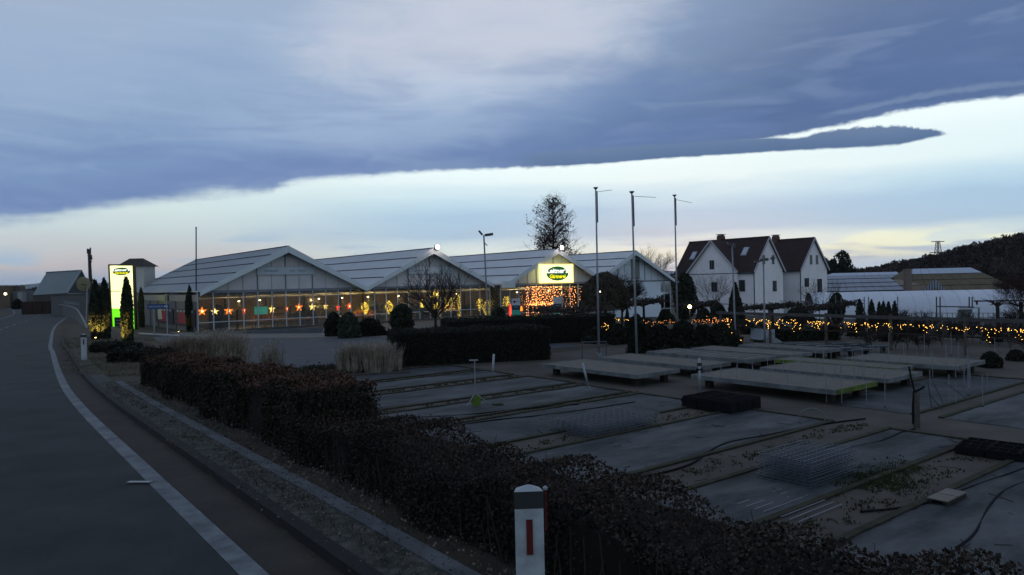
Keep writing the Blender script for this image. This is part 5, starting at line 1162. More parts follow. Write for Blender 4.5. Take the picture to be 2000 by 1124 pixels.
# red glowing things by the info boards
for (x, y0, y1, w, lab) in ((997, 594, 619, 3.5, 'tall glowing red lantern column left of the heart board'), (1018.5, 598, 608, 3.5, 'small glowing orange lantern right of the heart board'), (1101, 596, 618, 2.5, 'dim red column right of the entrance')):
    p = onplane(x, y1, bc + .4); q = onplane(x, y0, bc + .4); r_ = w * p.y / F / 2; t = thing('lantern', lab, 'lantern', p, 0, 'red lanterns at the entrance')
    MB().tube([p, p.lerp(q, .3), p.lerp(q, .7), q], [r_, r_ * 1.15, r_ * .9, r_ * .3], 8).build('lamp_body', E_starr if y1 > 612 and x < 1050 else (E_staro if x < 1050 else M_redp), t); g0 = Vector((p.x, p.y, -2.2)); MB().tube([g0, p], .04, 6).build('stand', M_black, t)
# P sign
p = at(1123, 618, 80); t = thing('parking_sign', 'blue parking sign with white letter P right of the entrance', 'sign', Vector((p.x, p.y, hz(p.x, p.y)))); 
MB().box(p, (.75, .04, .85)).build('sign_plate', mat('dull blue plate', (.03, .035, .10), .6), t); text_obj('letter', 'P', .34, .5, mat('sign white', (.55, .55, .6), .6), t, p + Vector((-.15, -.03, -.25)), Vector((1, 0, 0)), Vector((0, 0, 1)), .03, .0)
MB().beam(Vector((p.x, p.y + .05, hz(p.x, p.y))), Vector((p.x, p.y + .05, p.z + .4)), .06).build('post', M_galv, t)

# ------------------------------------------------------------------ lit pylon sign by the road
Yp = 72.0
def P_(x, y, Y_=Yp): return at(x, y, Y_)
t = thing('pylon_sign', 'tall glowing yellow and green roadside sign with oval logo', 'sign', Vector((P_(240, 645).x, Yp, Z)))
xd = Vector((1, .0, 0)); zb = Z + .1
def rect(x0, x1, y0, y1, nm, m, dy=0.0, th=.25):
    A_, B_, C_, D_ = P_(x0[0], y1), P_(x1[0], y1), P_(x1[1], y0), P_(x0[1], y0)
    for q in (A_, B_, C_, D_): q.y += dy
    MB().prism([A_, B_, C_, D_], (0, th, 0)).build(nm, m, t)
rect((214.8, 214), (259.5, 259), 519.5, 568.6, 'upper_panel', E_white)
rect((216.5, 215), (260, 259.5), 570, 603, 'middle_panel', E_white)
rect((218, 216.7), (261.5, 260.3), 603.3, 620, 'green_panel', E_green)
rect((221, 218.2), (223.5, 222.5), 620, 643, 'green_leg', E_green); rect((261, 260), (263.5, 262), 620, 643, 'green_leg', E_green)
rect((223.6, 222.6), (260.8, 259.8), 620.4, 646, 'lower_panel', mat('dark sign base', (.015, .017, .018), .6), .05)
fr = MB(); 
for (x, y, x2, y2) in ((213.2, 517.5, 219.5, 645), (260.6, 517.5, 264.8, 645)): fr.beam(P_(x, y) + Vector((0, .12, 0)), P_(x2, y2) + Vector((0, .12, 0)), .12, .45)
fr.beam(P_(212.6, 517.6) + Vector((0, .12, 0)), P_(261, 517.2) + Vector((0, .12, 0)), .45, .1); fr.build('frame', mat('bronze frame', (.06, .05, .025), .5), t)
logo(t, P_(237.5, 530.5) + Vector((0, -.03, 0)), xd, Vector((0, 0, 1)), 35 * Yp / F, 15 * Yp / F)
for k, y in enumerate((545, 552, 559, 578, 586)):
    for j in range(4): q = P_(222 + j * 8.5, y); MB().box(q + Vector((0, -.008, 0)), (.34, .012, .045)).build('print_mark', mat('lit faint print', (.5, .5, .4), .6, emit=(.75, .72, .38), es=1.1), t)
for k in range(6): q = P_(229 + (k % 2) * 12, 626 + (k // 2) * 6, Yp); MB().box(q + Vector((.05, .03, 0)), (.5, .012, .05)).build('print_mark', M_palet, t)
ar = bpy.data.lights.new('sign_light', 'AREA'); ar.shape = 'RECTANGLE'; ar.size = 2.2; ar.size_y = 4.5; ar.energy = 55; ar.color = (1, .98, .5)
ao = bpy.data.objects.new('sign_light', ar); COL.objects.link(ao); ao.parent = t; ao.location = (0, -.3, 4.2); ao.rotation_euler = (-PI / 2, 0, 0)
# a-board at pylon foot
# white tower behind
Yt = 88.0; t = thing('white_tower', 'narrow pale tower with dark gabled roof behind the roadside sign', 'tower', Vector((at(258, 600, Yt).x, Yt, hz(at(258, 600, Yt).x, Yt))))
A_, B_ = at(238, 600, Yt), at(282.5, 600, Yt); w_ = B_.x - A_.x; zt_ = at(260, 519, Yt).z
MB().prism([(A_.x, Yt, -2), (B_.x, Yt, -2), (B_.x, Yt, zt_), (A_.x, Yt, zt_)], (0, 2.8, 0)).build('wall', mat('tower render', (.42, .42, .40), .9, var=.06), t)
zr = at(250, 505.5, Yt + 1.4).z; ov = .35
xl, xr = A_.x - ov - .1, B_.x + ov; rl, rr_ = A_.x + .35, B_.x - .75
MB().add([(xl, Yt - ov, zt_ - .1), (xr, Yt - ov, zt_ - .1), (xr, Yt + 2.8 + ov, zt_ - .1), (xl, Yt + 2.8 + ov, zt_ - .1), (rl, Yt + 1.4, zr), (rr_, Yt + 1.4, zr)], [(0, 1, 5, 4), (1, 2, 5), (2, 3, 4, 5), (3, 0, 4), (0, 3, 2, 1)]).build('roof', mat('dark slate', (.03, .026, .024), .8), t)
MB().box((A_.x + w_ / 2, Yt - .01, zt_ - 1.5), (.4, .04, .5)).build('vent', M_dark, t)
# blue arrow sign and yellow sign
ps = gt(301.5, 655); Ys = ps.y; t = thing('arrow_sign', 'blue direction sign with white arrow pointing right', 'sign', ps)
A_, B_ = at(288, 604.5, Ys), at(330.5, 604.5, Ys); H_ = at(290, 594.5, Ys).z - A_.z; w_ = B_.x - A_.x; up = Vector((0, 0, 1)); X1 = Vector((1, 0, 0))
MB().prism([A_, A_ + X1 * w_, A_ + X1 * w_ + up * H_, A_ + up * H_], (0, .05, 0)).build('sign_plate', M_blues, t)
mw = mat('sign white', (.55, .55, .6), .6); f = Vector((0, -.012, 0))
MB().prism([A_ + X1 * w_ * .76 + up * H_ * .38 + f, A_ + X1 * w_ * .86 + up * H_ * .38 + f, A_ + X1 * w_ * .86 + up * H_ * .15 + f, A_ + X1 * w_ * .96 + up * H_ * .5 + f, A_ + X1 * w_ * .86 + up * H_ * .85 + f, A_ + X1 * w_ * .86 + up * H_ * .62 + f, A_ + X1 * w_ * .76 + up * H_ * .62 + f], (0, .01, 0)).build('arrow', mw, t)
for k in range(7): MB().prism([A_ + X1 * w_ * (.08 + k * .092) + up * H_ * .34 + f, A_ + X1 * w_ * (.14 + k * .092) + up * H_ * .34 + f, A_ + X1 * w_ * (.14 + k * .092) + up * H_ * .64 + f, A_ + X1 * w_ * (.08 + k * .092) + up * H_ * .64 + f], (0, .01, 0)).build('print_mark', mat('blue sign print', (.22, .27, .36), .6), t)
MB().beam(ps, Vector((ps.x, Ys + .08, A_.z + H_)), .08).build('post', M_galv, t)
p = gt(327, 655); t = thing('edge_on_sign', 'pair of small yellow signs seen edge on, on a pole', 'sign', p); MB().tube([p, at(325, 574, p.y)], .05, 8).build('post', M_galv, t)
MB().prism([at(321.2, 594, p.y), at(323.5, 593, p.y + .4), at(323.5, 575, p.y + .4), at(321, 576, p.y)], (.02, .0, 0)).build('sign_plate', M_yels, t); MB().prism([at(326.5, 588, p.y), at(330, 588, p.y + .4), at(330, 577, p.y + .4), at(326.5, 577, p.y)], (.02, .02, 0)).build('sign_plate', M_wood, t)
# ------------------------------------------------------------------ left background
# teal roofed house
Yh = 128.0
def L_(x, y, Y_=Yh): return at(x, y, Y_)
t = thing('gabled_house', 'house with steep teal metal roof beyond the bend', 'house', down(L_(115, 600)))
R0, R1 = L_(91, 532.5, Yh + 6), L_(158, 528.5, Yh + 1); E0, E1 = L_(64, 577, Yh), L_(130, 573, Yh - 4); F1 = L_(180, 574, Yh + 4); 
off = R1 - R0; E2 = F1 + (R0 - R1)
MB().add([E0, E1, R1, R0, F1, E2], [(0, 1, 2, 3), (3, 2, 4, 5)]).build('roof', M_teal, t)
MB().add([E0 + Vector((0, 0, -.15)), E1 + Vector((0, 0, -.15)), E1, E0], [(0, 1, 2, 3)]).build('gutter', M_dpole, t)
MB().beam(R0, R1, .3, .2).build('ridge_cap', M_teal, t)
b = MB(); b.beam(E1, R1 + Vector((0, -.05, 0)), .35, .2); b.beam(R1, F1, .3, .2); b.build('rake_board', mat('pale rake', (.16, .19, .21), .7), t)
G0 = Vector((E1.x, E1.y, -1.8)); G1_ = Vector((F1.x, F1.y, -1.8)); G2_ = Vector((E0.x, E0.y, -1.8)); s1 = E1 + (R1 - E1) * .03; 
MB().add([G0, G1_, F1, R1 + Vector((0, .15, -.1)), E1 + Vector((0, .15, 0))], [(0, 1, 2, 3, 4)]).build('gable_wall', mat('dark gable wall', (.035, .042, .048), .9), t)
MB().add([G2_, G0, E1, E0], [(0, 1, 2, 3)]).build('wall', mat('brown wall', (.05, .045, .042), .9, var=.1), t)
b = MB(); b.beam(E1.lerp(F1, .02) + Vector((0, -.1, -.1)), F1 + Vector((0, -.1, -.1)), .2, .3); b.build('gable_beam', MATS['pale rake'], t)
for k in range(2): q = G0.lerp(G1_, .35 + .3 * k); MB().box(q + Vector((0, -.1, 2.4)), (1.0, .1, 1.1), .6).build('window', M_hglass, t)
# board fence
t = thing('board_fence', 'brown board fence before the teal roofed house', 'fence', down(L_(70, 600, 122)))
p0, p1 = L_(43, 596, 122), L_(101, 600, 122); p0.z = p1.z = hz(p0.x, p0.y) - .1
for k in range(12):
    A_, B_ = p0.lerp(p1, k / 12), p0.lerp(p1, (k + .94) / 12); MB().prism([A_, B_, B_ + Vector((0, 0, 2.3)), A_ + Vector((0, 0, 2.3))], (0, .06, 0)).build('board', M_fence, t)
for k in range(4): A_ = p0.lerp(p1, k / 3); MB().beam(A_, A_ + Vector((0, 0, 2.4)), .14).build('post', M_tim, t)
# grey garden wall
t = thing('garden_wall', 'grey wall between the board fence and the thujas', 'wall', down(L_(140, 602, 110)))
p0, p1 = L_(100, 600, 112), L_(178, 606, 104); p0.z = p1.z = -1.7; MB().prism([p0, p1, p1 + Vector((0, 0, 3.6)), p0 + Vector((0, 0, 3.5))], (0, .25, 0)).build('wall', mat('grey wall', (.085, .086, .088), .9, var=.15), t); MB().beam(p0 + Vector((0, .1, 3.55)), p1 + Vector((0, .1, 3.65)), .4, .1).build('coping', M_conc, t)
# picket railing
t = thing('picket_railing', 'pale picket railing on the bank beside the road', 'railing', gt(126, 600))
rail_px = [(106, 594, 120), (127, 597, 100), (147, 603, 84), (158, 616, 70), (170, 641, 58)]
R_ = catmull([at(x, y, d_) for x, y, d_ in rail_px], 8); MB().tube(R_, .07, 6).build('handrail', mat('rail grey', (.14, .15, .16), .7), t)
for k in range(2, len(R_) - 1):
    q = R_[k]; g_ = hz(q.x, q.y); 
    if q.z > g_ + .2: MB().beam(q, Vector((q.x, q.y, g_)), .07).build('post', mat('rail grey', (0, 0, 0)), t)
t = thing('picket_fence', 'short run of pale vertical pickets before the grey wall', 'fence', down(at(140, 600, 98)))
for k in range(16):
    x = 126 + k * 1.9; y0 = 588 + k * .25; q = at(x, y0, 99 - k * .5); g_ = hz(q.x, q.y); MB().beam(Vector((q.x, q.y, g_)), q + Vector((0, 0, random.uniform(0, .12))), .09, .05).build('picket', mat('pale picket', (.13, .14, .15), .8), t)
p, q = at(126, 592, 99), at(155, 596, 91); MB().beam(p, q, .08).build('rail', mat('pale picket', (0, 0, 0)), t)
# white board on post
p = gt(99, 601, 300); Yb = p.y; t = thing('roadside_board', 'small white board on a thick post at the bend', 'sign', p)
MB().box((at(104, 569, Yb)), (28.5 * Yb / F, .2, 12.5 * Yb / F)).build('board', mat('white board', (.28, .30, .33), .7), t); MB().box((at(98.5, 588, Yb)), (5 * Yb / F, .3, 27 * Yb / F)).build('post', mat('white board', (0, 0, 0)), t)
for k in range(3): MB().box(at(101, 565.5 + k * 3.2, Yb) + Vector((0, -.11, 0)), (13 * Yb / F, .01, .08)).build('print_mark', M_palet, t)
# traffic mirror
p = gt(168, 638); p = down(at(168, 630, 62)); t = thing('traffic_mirror', 'round traffic mirror seen from behind on a leaning pole', 'mirror', p)
MB().tube([p, at(170, 560, 62)], .04, 8).build('pole', M_galv, t); c_ = at(163, 555.5, 62); r_ = 14.5 * 62 / F
b = MB(); b.tube([c_ + Vector((-.04, .05, 0)), c_ + Vector((.02, -.02, 0)), c_ + Vector((.06, -.08, 0))], [r_, r_ * .96, r_ * .5], 20); b.build('mirror_back', mat('yellowish back', (.17, .155, .095), .6), t); MB().beam(c_ + Vector((-r_ * .8, -.12, .05)), at(169, 557, 61.8), .05).build('bracket', M_tim, t)
b.v = [(c_.x + (v[0] - c_.x) * .74, v[1], v[2]) for v in b.v]; t.children[1].data = b.mesh('mirror_back', MATS['yellowish back'])
# utility pole
p = down(at(179, 600, 110)); tp = at(174, 487, 110); t = thing('utility_pole', 'wooden utility pole with antennas behind the pair of thujas', 'utility pole', p)
MB().tube([p, tp], [.34, .2], 8).build('shaft', mat('pole wood', (.05, .04, .042), .9, var=.2), t)
for (x0, y0, x1, y1) in ((171, 486, 171, 496), (176.5, 484, 176.5, 497), (171, 500, 178, 500), (172, 505, 179, 512), (178, 498, 179.5, 508)): MB().beam(at(x0, y0, 109.8), at(x1, y1, 109.8), .16).build('antenna', M_dpole, t)
MB().beam(at(175, 530, 110), at(187, 566, 110), .1).build('stay', M_tim, t)
# far buildings at the very left
t = thing('low_building', 'low brown and grey building with a lamp at the far left', 'building', down(L_(10, 596, 190)))
def bx(x0, x1, y0, y1, nm, m, Y_=190, dp=6): A_, B_ = at(x0, y1, Y_), at(x1, y1, Y_); zt = at(x0, y0, Y_).z; zb = min(A_.z, -1.5); MB().prism([(A_.x, Y_, zb), (B_.x, Y_, zb), (B_.x, Y_, zt), (A_.x, Y_, zt)], (0, dp, 0)).build(nm, m, t)
bx(-60, 20, 560.5, 597, 'wall', mat('brown facade', (.10, .075, .055), .9, var=.2, vscale=.3)); bx(20.1, 66, 569, 597, 'annex', mat('grey facade', (.10, .105, .115), .9), 191); bx(35, 43, 571, 596, 'door', mat('pale door', (.2, .21, .23), .8), 189)
for (x0, y0, x1, y1) in ((22, 561, 37.5, 561), (22, 561, 22, 569), (30, 561, 30, 569), (37.5, 561, 37.5, 569)): MB().beam(at(x0, y0, 192), at(x1, y1, 192), .3).build('railing_bar', M_dpole, t)
p = at(10.5, 574.5, 185); t2 = thing('street_lamp', 'small lit lamp at the far left by the road', 'lamp', down(p)); MB().ball(p, .32, 8, 6).build('bulb', E_lampw, t2); MB().beam(down(p), p, .12).build('post', M_dpole, t2)
for (x, y, yt, w, Y_, lab) in ((34, 598, 585, 18, 170, 'dark clipped bush by the road at the far left'),): p = down(at(x, 598, Y_)); shrub('dark_bush', lab, 'shrub', p, w * Y_ / F / 2, at(x, yt, Y_).z - p.z, 'dome', 1500, .3, M_box, 'dark bushes in the yard')
# slope of grass right of bend + low dark bank
# ------------------------------------------------------------------ houses on the right
def house(a0, a1, b0, b1, zb, ze, zr, label, cross=None, wins=(), gwins=(), chim=None, skylights=()):
    """ridge runs along V; gable end faces the road"""
    am = (a0 + a1) / 2; t = thing('white_house', label, 'house', AB(am, b0, zb), UANG, 'pale gabled houses beyond the yard')
    MB().prism([AB(a0, b0, zb), AB(a1, b0, zb), AB(a1, b0, ze), AB(am, b0, zr), AB(a0, b0, ze)], V * .3).build('gable_wall', M_plas, t)
    MB().prism([AB(a0, b0 + .3, zb), AB(a0, b1, zb), AB(a0, b1, ze), AB(a0, b0 + .3, ze)], U * .3).build('wall', M_plas, t)
    MB().prism([AB(a1 - .3, b0 + .3, zb), AB(a1 - .3, b1, zb), AB(a1 - .3, b1, ze), AB(a1 - .3, b0 + .3, ze)], U * .3).build('wall', M_plas, t)
    MB().prism([AB(a0, b1, zb), AB(a1, b1, zb), AB(a1, b1, ze), AB(am, b1, zr), AB(a0, b1, ze)], -V * .3).build('gable_wall', M_plas, t)
    sl = (zr - ze) / ((a1 - a0) / 2); ov = .35
    for s_ in (-1, 1):
        ae = a0 - ov if s_ < 0 else a1 + ov; zee = ze - ov * sl; r_ = MB(); r_.prism([AB(ae, b0 - .3, zee + .05), AB(am, b0 - .3, zr + .05), AB(am, b1 + .3, zr + .05), AB(ae, b1 + .3, zee + .05)], (0, 0, .22)); rf = r_.build('roof', M_tile, t)
        MB().beam(AB(ae, b0 - .34, zee + .13), AB(am, b0 - .34, zr + .13), .08, .34).build('rake_board', mat('pale rake board', (.33, .33, .37), .7), t)
    crs = MB()
    for k in range(1, 22):
        f = k / 22; crs.beam(AB(a0 - ov + (am - a0 + ov) * f, b0 - .28, ze - ov * sl + (zr - ze + ov * sl) * f + .27), AB(a0 - ov + (am - a0 + ov) * f, b1 + .28, ze - ov * sl + (zr - ze + ov * sl) * f + .27), .05, .05)
    crs.build('tile_courses', M_tile, t, kind='stuff')
    MB().tube([AB(a0 - .45, b0 - .2, ze - .42), AB(a0 - .45, b1, ze - .42)], .09, 6).build('gutter', M_dpole, t)
    MB().beam(AB(am, b0 - .3, zr + .3), AB(am, b1 + .3, zr + .3), .3, .15).build('ridge_cap', M_tile, t)
    for (a, z, w, h_) in gwins:
        w1 = MB().box(AB(a, b0 - .03, z), (w + .08, .08, h_ + .08), UANG).build('window', mat('window frame', (.16, .17, .19), .7), t); MB().box(AB(a, b0 - .08, z), (w, .04, h_), UANG).build('pane', M_hglass, w1)
        MB().box(AB(a, b0 - .11, z), (.03, .04, h_), UANG).build('mullion', MATS['window frame'], w1)
    MB().beam(AB(a0 - .08, b0 - .08, zb), AB(a0 - .08, b0 - .08, ze), .14).build('downpipe', M_dpole, t)
    return t
H1A0, H1A1, H1B0, H1B1 = 105.0, 113.6, 70.0, 86.3; ZB, ZE, ZR = -4.5, 3.3, 8.75
h1 = house(H1A0, H1A1, H1B0, H1B1, ZB, ZE, ZR, 'left pale house with dark red roof and cross gable', gwins=[(107.9, 5.1, .62, 1.5), (110.7, 5.1, .62, 1.5), (111.0, .55, 1.05, 1.75), (109.4, -3.6, 1.0, 1.6)])
# cross gable on the long side
def cross(t, a0, bc_, hw, zb, ze, zr, am, wz):
    MB().prism([AB(a0 - .5, bc_ - hw, zb), AB(a0 - .5, bc_ + hw, zb), AB(a0 - .5, bc_ + hw, ze), AB(a0 - .5, bc_, zr), AB(a0 - .5, bc_ - hw, ze)], U * .45).build('cross_gable_wall', M_plas, t)
    sl = (zr - ze) / hw
    for s_ in (-1, 1):
        be = bc_ + s_ * (hw + .35); zee = ze - .35 * sl; MB().prism([AB(a0 - .85, be, zee), AB(a0 - .85, bc_, zr), AB(am, bc_, zr), AB(a0 + .3, be, zee)], (0, 0, .2)).build('cross_roof', M_tile, t)
        MB().beam(AB(a0 - .9, be, zee + .08), AB(a0 - .9, bc_, zr + .08), .08, .3).build('rake_board', MATS['pale rake board'], t)
    for (b_, z, w, h_) in wz:
        w1 = MB().box(AB(a0 - .54, b_, z), (w + .08, .08, h_ + .08), UANG + PI / 2).build('window', MATS['window frame'], t); MB().box(AB(a0 - .59, b_, z), (w, .04, h_), UANG + PI / 2).build('pane', M_hglass, w1); MB().box(AB(a0 - .62, b_, z), (.06, .04, h_), UANG + PI / 2).build('mullion', MATS['window frame'], w1)
def bside(x, a_): s_ = (x - 1000) / F; Y_ = a_ / (U.x * s_ + U.y); return (V.x * s_ + V.y) * Y_
bA = bside(1391.5, 104.5); cross(h1, H1A0, bA, (bside(1345, 104.5) - bside(1440, 104.5)) / 2, ZB, ZE, ZR - .15, 109.3, [(bA, 4.5, .85, 1.5), (bside(1395.5, 104.5), .6, 1.15, 1.6), (bside(1392, 104.5), -3.2, 1.0, 1.3)])
for (x, zz_, w, h_) in ((1443, .75, 2.4, 1.9), (1337, -3, 1.2, 1.2)):
    w1 = MB().box(AB(H1A0 - .04, bside(x, H1A0), zz_), (w + .08, .08, h_ + .08), UANG + PI / 2).build('window', MATS['window frame'], h1); MB().box(AB(H1A0 - .09, bside(x, H1A0), zz_), (w, .04, h_), UANG + PI / 2).build('pane', M_hglass, w1)
# roof windows
slp = math.atan2(ZR - ZE, (H1A1 - H1A0) / 2)
for x, f_ in ((1455.5, .55), (1356, .5)):
    b_ = bside(x, 107.2); a = H1A0 + (109.3 - H1A0) * f_; z = ZE + (ZR - ZE) * f_ + .32; Rm = Matrix.Rotation(UANG, 3, 'Z') @ Matrix.Rotation(-slp, 3, 'Y')
    w1 = MB().box(AB(a, b_, z), (1.9, 1.15, .12), tilt=Rm).build('roof_window', MATS['window frame'], h1); MB().box(AB(a - .05, b_, z + .07), (1.6, .9, .05), tilt=Rm).build('pane', mat('sky glass', (.25, .3, .38), .1, spec=.9), w1)
def chimney(t, a, b_, z0, z1, w=1.2):
    c_ = MB().box(AB(a, b_, (z0 + z1) / 2), (w, w * .8, z1 - z0), UANG).build('chimney', M_brick, t); MB().box(AB(a, b_, z1 + .28), (w * 1.25, w, .08), UANG).build('cover_plate', M_galv, c_)
    for s_ in (-1, 1): MB().box(AB(a + s_ * w * .4, b_, z1 + .12), (.08, w * .6, .26), UANG).build('cover_leg', M_galv, c_)
chimney(h1, 109.6, bside(1410, 109.6), 7.6, 9.75)
# snow guard lines
a0_, a1_h = 117.3, 126.3
h2 = house(a0_, a1_h, 68.9, 83, ZB, ZE + .1, 8.75, 'right pale house with dark red roof at the end of the pair', gwins=[(120.9, 5.05, .65, 1.6), (122.9, 5.05, .65, 1.6), (119.3, 1.0, 1.3, 1.5), (123.6, .4, 1.5, 2.3), (120.3, -3.9, 1.2, 1.7)])
chimney(h2, 121.9, bside(1517, 121.9), 7.4, 9.7)
MB().prism([AB(113.7, 72.5, ZB), AB(117.3, 72.5, ZB), AB(117.3, 72.5, 3.2), AB(113.7, 72.5, 3.2)], V * 5).build('link_block', mat('bluish render', (.30, .34, .42), .9), h2)
w1 = MB().box(AB(115.3, 72.44, .9), (1.5, .1, 1.6), UANG).build('window', MATS['window frame'], h2); MB().box(AB(115.3, 72.38, .9), (1.3, .04, 1.4), UANG).build('pane', M_hglass, w1)
# plants round the house
for (x, yb, yt, w, Y_, shp, lab) in ((1338, 600, 536, 46, 88, 'egg', 'large dark evergreen at the left corner of the left house'), (1437, 622, 556, 38, 72, 'cone', 'dark pointed evergreen in front of the left house'), (1635, 612, 574, 26, 76, 'egg', 'dark round tree at the right corner of the right house'), (1404, 622, 596, 46, 74, 'mound', 'dark bush below the cross gable window'), (1375, 625, 604, 40, 76, 'mound', 'dark bush left of the pointed evergreen'), (1560, 625, 602, 70, 78, 'mound', 'low dark bushes along the right house'), (1300, 628, 606, 40, 70, 'mound', 'dark bush at the corner of the white cladding')):
    p = down(at(x, yb, Y_)); shrub('evergreen', lab, 'evergreen', p, w * Y_ / F / 2, at(x, yt, Y_).z - p.z, shp, 3400, .26, M_leafd, 'evergreens round the houses', rough=.12)
bare_tree('bare_shrub', 'small bare shrub in front of the left house wall', down(at(1388, 600, 84)), 6.3, .9, 6, trunk_h=.2, levels=3, seed=21, thick=.012, cat='shrub')
bare_tree('bare_shrub', 'small bare shrub in front of the right house wall', down(at(1600, 600, 84)), 5.6, 1.0, 6, trunk_h=.25, levels=3, seed=22, thick=.012, cat='shrub')
# flat trained roof trees
def flat_tree(x0, x1, y0, y1, Y_, lab, seed):
    rnd = random.Random(seed); A_, B_ = at(x0, y0, Y_), at(x1, y1, Y_); m_ = (A_ + B_) / 2; p = down(m_); t = thing('flat_trained_tree', lab, 'tree', p, 0, 'flat trained trees beyond the yard')
    MB().tube([p, Vector((p.x, p.y, m_.z))], [.12, .09], 8).build('trunk', M_bark, t); b = MB(); r_ = (B_ - A_).length / 2
    for k in range(150):
        s_ = rnd.uniform(-1, 1); dy = rnd.uniform(-1, 1) * math.sqrt(1 - s_ * s_) * r_ * .8; c_ = m_ + (B_ - A_) / 2 * s_ + Vector((0, dy, rnd.gauss(0, .07))); d = Vector((rnd.gauss(0, 1), rnd.gauss(0, 1), rnd.gauss(0, .16))); b.tube([c_, c_ + d * .6], [.035, .015], 3, cap=False)
    for k in range(8): a = 2 * PI * k / 8; b.tube([Vector((p.x, p.y, m_.z - .3)), m_ + Vector((math.cos(a) * r_, math.sin(a) * r_ * .8, math.cos(a) * (B_.z - A_.z) / 2))], [.06, .02], 4, cap=False)
    c = np.array([(m_ + (B_ - A_) / 2 * rnd.uniform(-1, 1) + Vector((0, rnd.uniform(-1, 1) * r_ * .7, rnd.gauss(0, .12))))[:] for _ in range(900)])
    b.build('crown', M_twig, t, kind='stuff'); mesh_obj('leaf_remains', leaf_mesh('leaf_remains', c, .17, mat('greyish twigs', (.035, .032, .028), .95, var=.3)), None, t, kind='stuff')
flat_tree(1222, 1292, 595, 586, 60, 'flat trained tree before the white cladding', 1); flat_tree(1325, 1402, 600, 592, 60, 'flat trained tree left of the left lamp post', 2); flat_tree(1452, 1565, 602, 594, 62, 'wide flat trained tree before the two houses', 3); flat_tree(1566, 1670, 606, 590, 60, 'flat trained tree right of the two houses, tilted up', 4)
flat_tree(1035, 1200, 606, 603, 58, 'flat trained tree before the right part of the entrance', 5)

# ------------------------------------------------------------------ planting with string lights
big = [(1245, 690, 616, 44, M_box, 'cone', 'broad dark conifer right of the middle flagpole'), (1290, 684, 636, 50, M_box, 'mound', 'dark bush right of the broad conifer'), (1336, 682, 628, 40, M_box, 'dome', 'dark bush around the right flagpole'), (1375, 680, 636, 46, M_box, 'mound', 'dark bush with lights right of the right flagpole'), (1412, 678, 632, 44, M_leafd, 'dome', 'dark clipped bush left of the left slim lamp post'), (1205, 672, 634, 44, M_box, 'mound', 'dark bush between the first two flagpoles'), (1226, 655, 605, 14, M_leafd, 'cone', 'small slim conifer behind the broad one'), (1265, 660, 624, 40, M_leafd, 'mound', 'dark bush behind the broad conifer')]
for (x, y, yt, w, m, shp, lab) in big:
    p = gz(x, y, Z); k = p.y / F; shrub('conifer' if shp == 'cone' else 'dark_bush', lab, 'conifer' if shp == 'cone' else 'shrub', p, w * k / 2 * (1.25 if shp != 'cone' else .8), at(x, yt, p.y).z - Z, shp if shp != 'cone' or w < 20 else 'column', 5200, .13, m, 'dark evergreens behind the benches', rough=.2, squash=(1.15, .8))
for j in range(26):
    x = 1440 + j * 22.5 + random.uniform(-8, 8); y = random.uniform(652, 668); Y_ = 3.9 * F / (y - (552 - .0227 * (x - 1000)))
    p = Vector((at(x, y, Y_).x, Y_, Z))
    if j % 3 == 1:
        shrub('nursery_shrub', 'evergreen nursery plant in the dark planting under the string lights', 'shrub', p, random.uniform(.4, .8), random.uniform(.6, 1.0), 'dome', 900, .10, M_box, 'evergreen nursery plants under the string lights')
    elif j < 2 or j == 3: 
        tb_ = bare_tree('bare_nursery_shrub', 'bare twiggy nursery shrub in the dark planting under the string lights', p, random.uniform(1.0, 1.6), .6, 6, trunk_h=.12, levels=3, seed=40 + j, thick=.012, group='bare nursery shrubs under the string lights', cat='shrub', kids=4)
    else: copy_thing(tb_, loc=p, rz=random.uniform(0, 6), scale=random.uniform(.75, 1.3))
for j in range(14):
    x = 1700 + j * 23 + random.uniform(-8, 8); y = random.uniform(668, 690); p = gz(x, y, Z); copy_thing(tb_, loc=p, rz=random.uniform(0, 6), scale=random.uniform(.6, 1.1))
t = hedge_box('box_hedge_row', 'low clipped hedge row beside the white tank', gz(1515, 668, Z), gz(1640, 665, Z), 1.2, .75, 5000, .1, M_leafd)
# trellis with string lights
TA = 37.2
t = thing('trellis', 'long wooden trellis rail with posts carrying the string lights', 'trellis', AB(TA, 18, Z))
tz0 = 0.02
MB().beam(AB(TA, 3, -.06), AB(TA, 27.5, .03), .10, .16).build('top_rail', mat('trellis wood', (.055, .058, .062), .9, var=.2), t)
MB().beam(AB(TA, 3, -.85), AB(TA, 27.5, -.8), .06, .08).build('lower_rail', M_tim, t)
for k in range(8): b_ = 3.4 + k * 3.4; MB().beam(AB(TA, b_, Z - .1), AB(TA, b_, .15), .12).build('post', M_wood, t)
def light_string(ptsf, n, lab, r, m, grp='amber string lights along the planting', droop=.35, spread=(.05, .05)):
    pts = []
    for k in range(n):
        q = ptsf(random.random()); 
        pts.append(q)
        if random.random() < .12:
            for j in range(random.randint(1, 4)): pts.append(q + Vector((random.gauss(0, .06), random.gauss(0, .06), -.10 * (j + 1) + random.gauss(0, .02))))
    t = thing('string_lights', lab, 'string lights', pts[0], 0, grp); b = MB(); bulbs(b, pts, r * .58); b.build('bulbs', m, t, kind='stuff')
    w = MB(); prev = ptsf(0)
    for k in range(1, 25): q = ptsf(k / 24); w.tube([prev, q], .008, 3, cap=False); prev = q
    w.build('cable', M_black, t, kind='stuff')
rg = lambda s: random.gauss(0, s)
light_string(lambda u_: AB(TA - .15 + rg(.08), 3.5 + 10.5 * u_ + rg(.1), -.35 - abs(rg(.14))), 125, 'amber string lights along the right part of the trellis', .021, E_bulb)
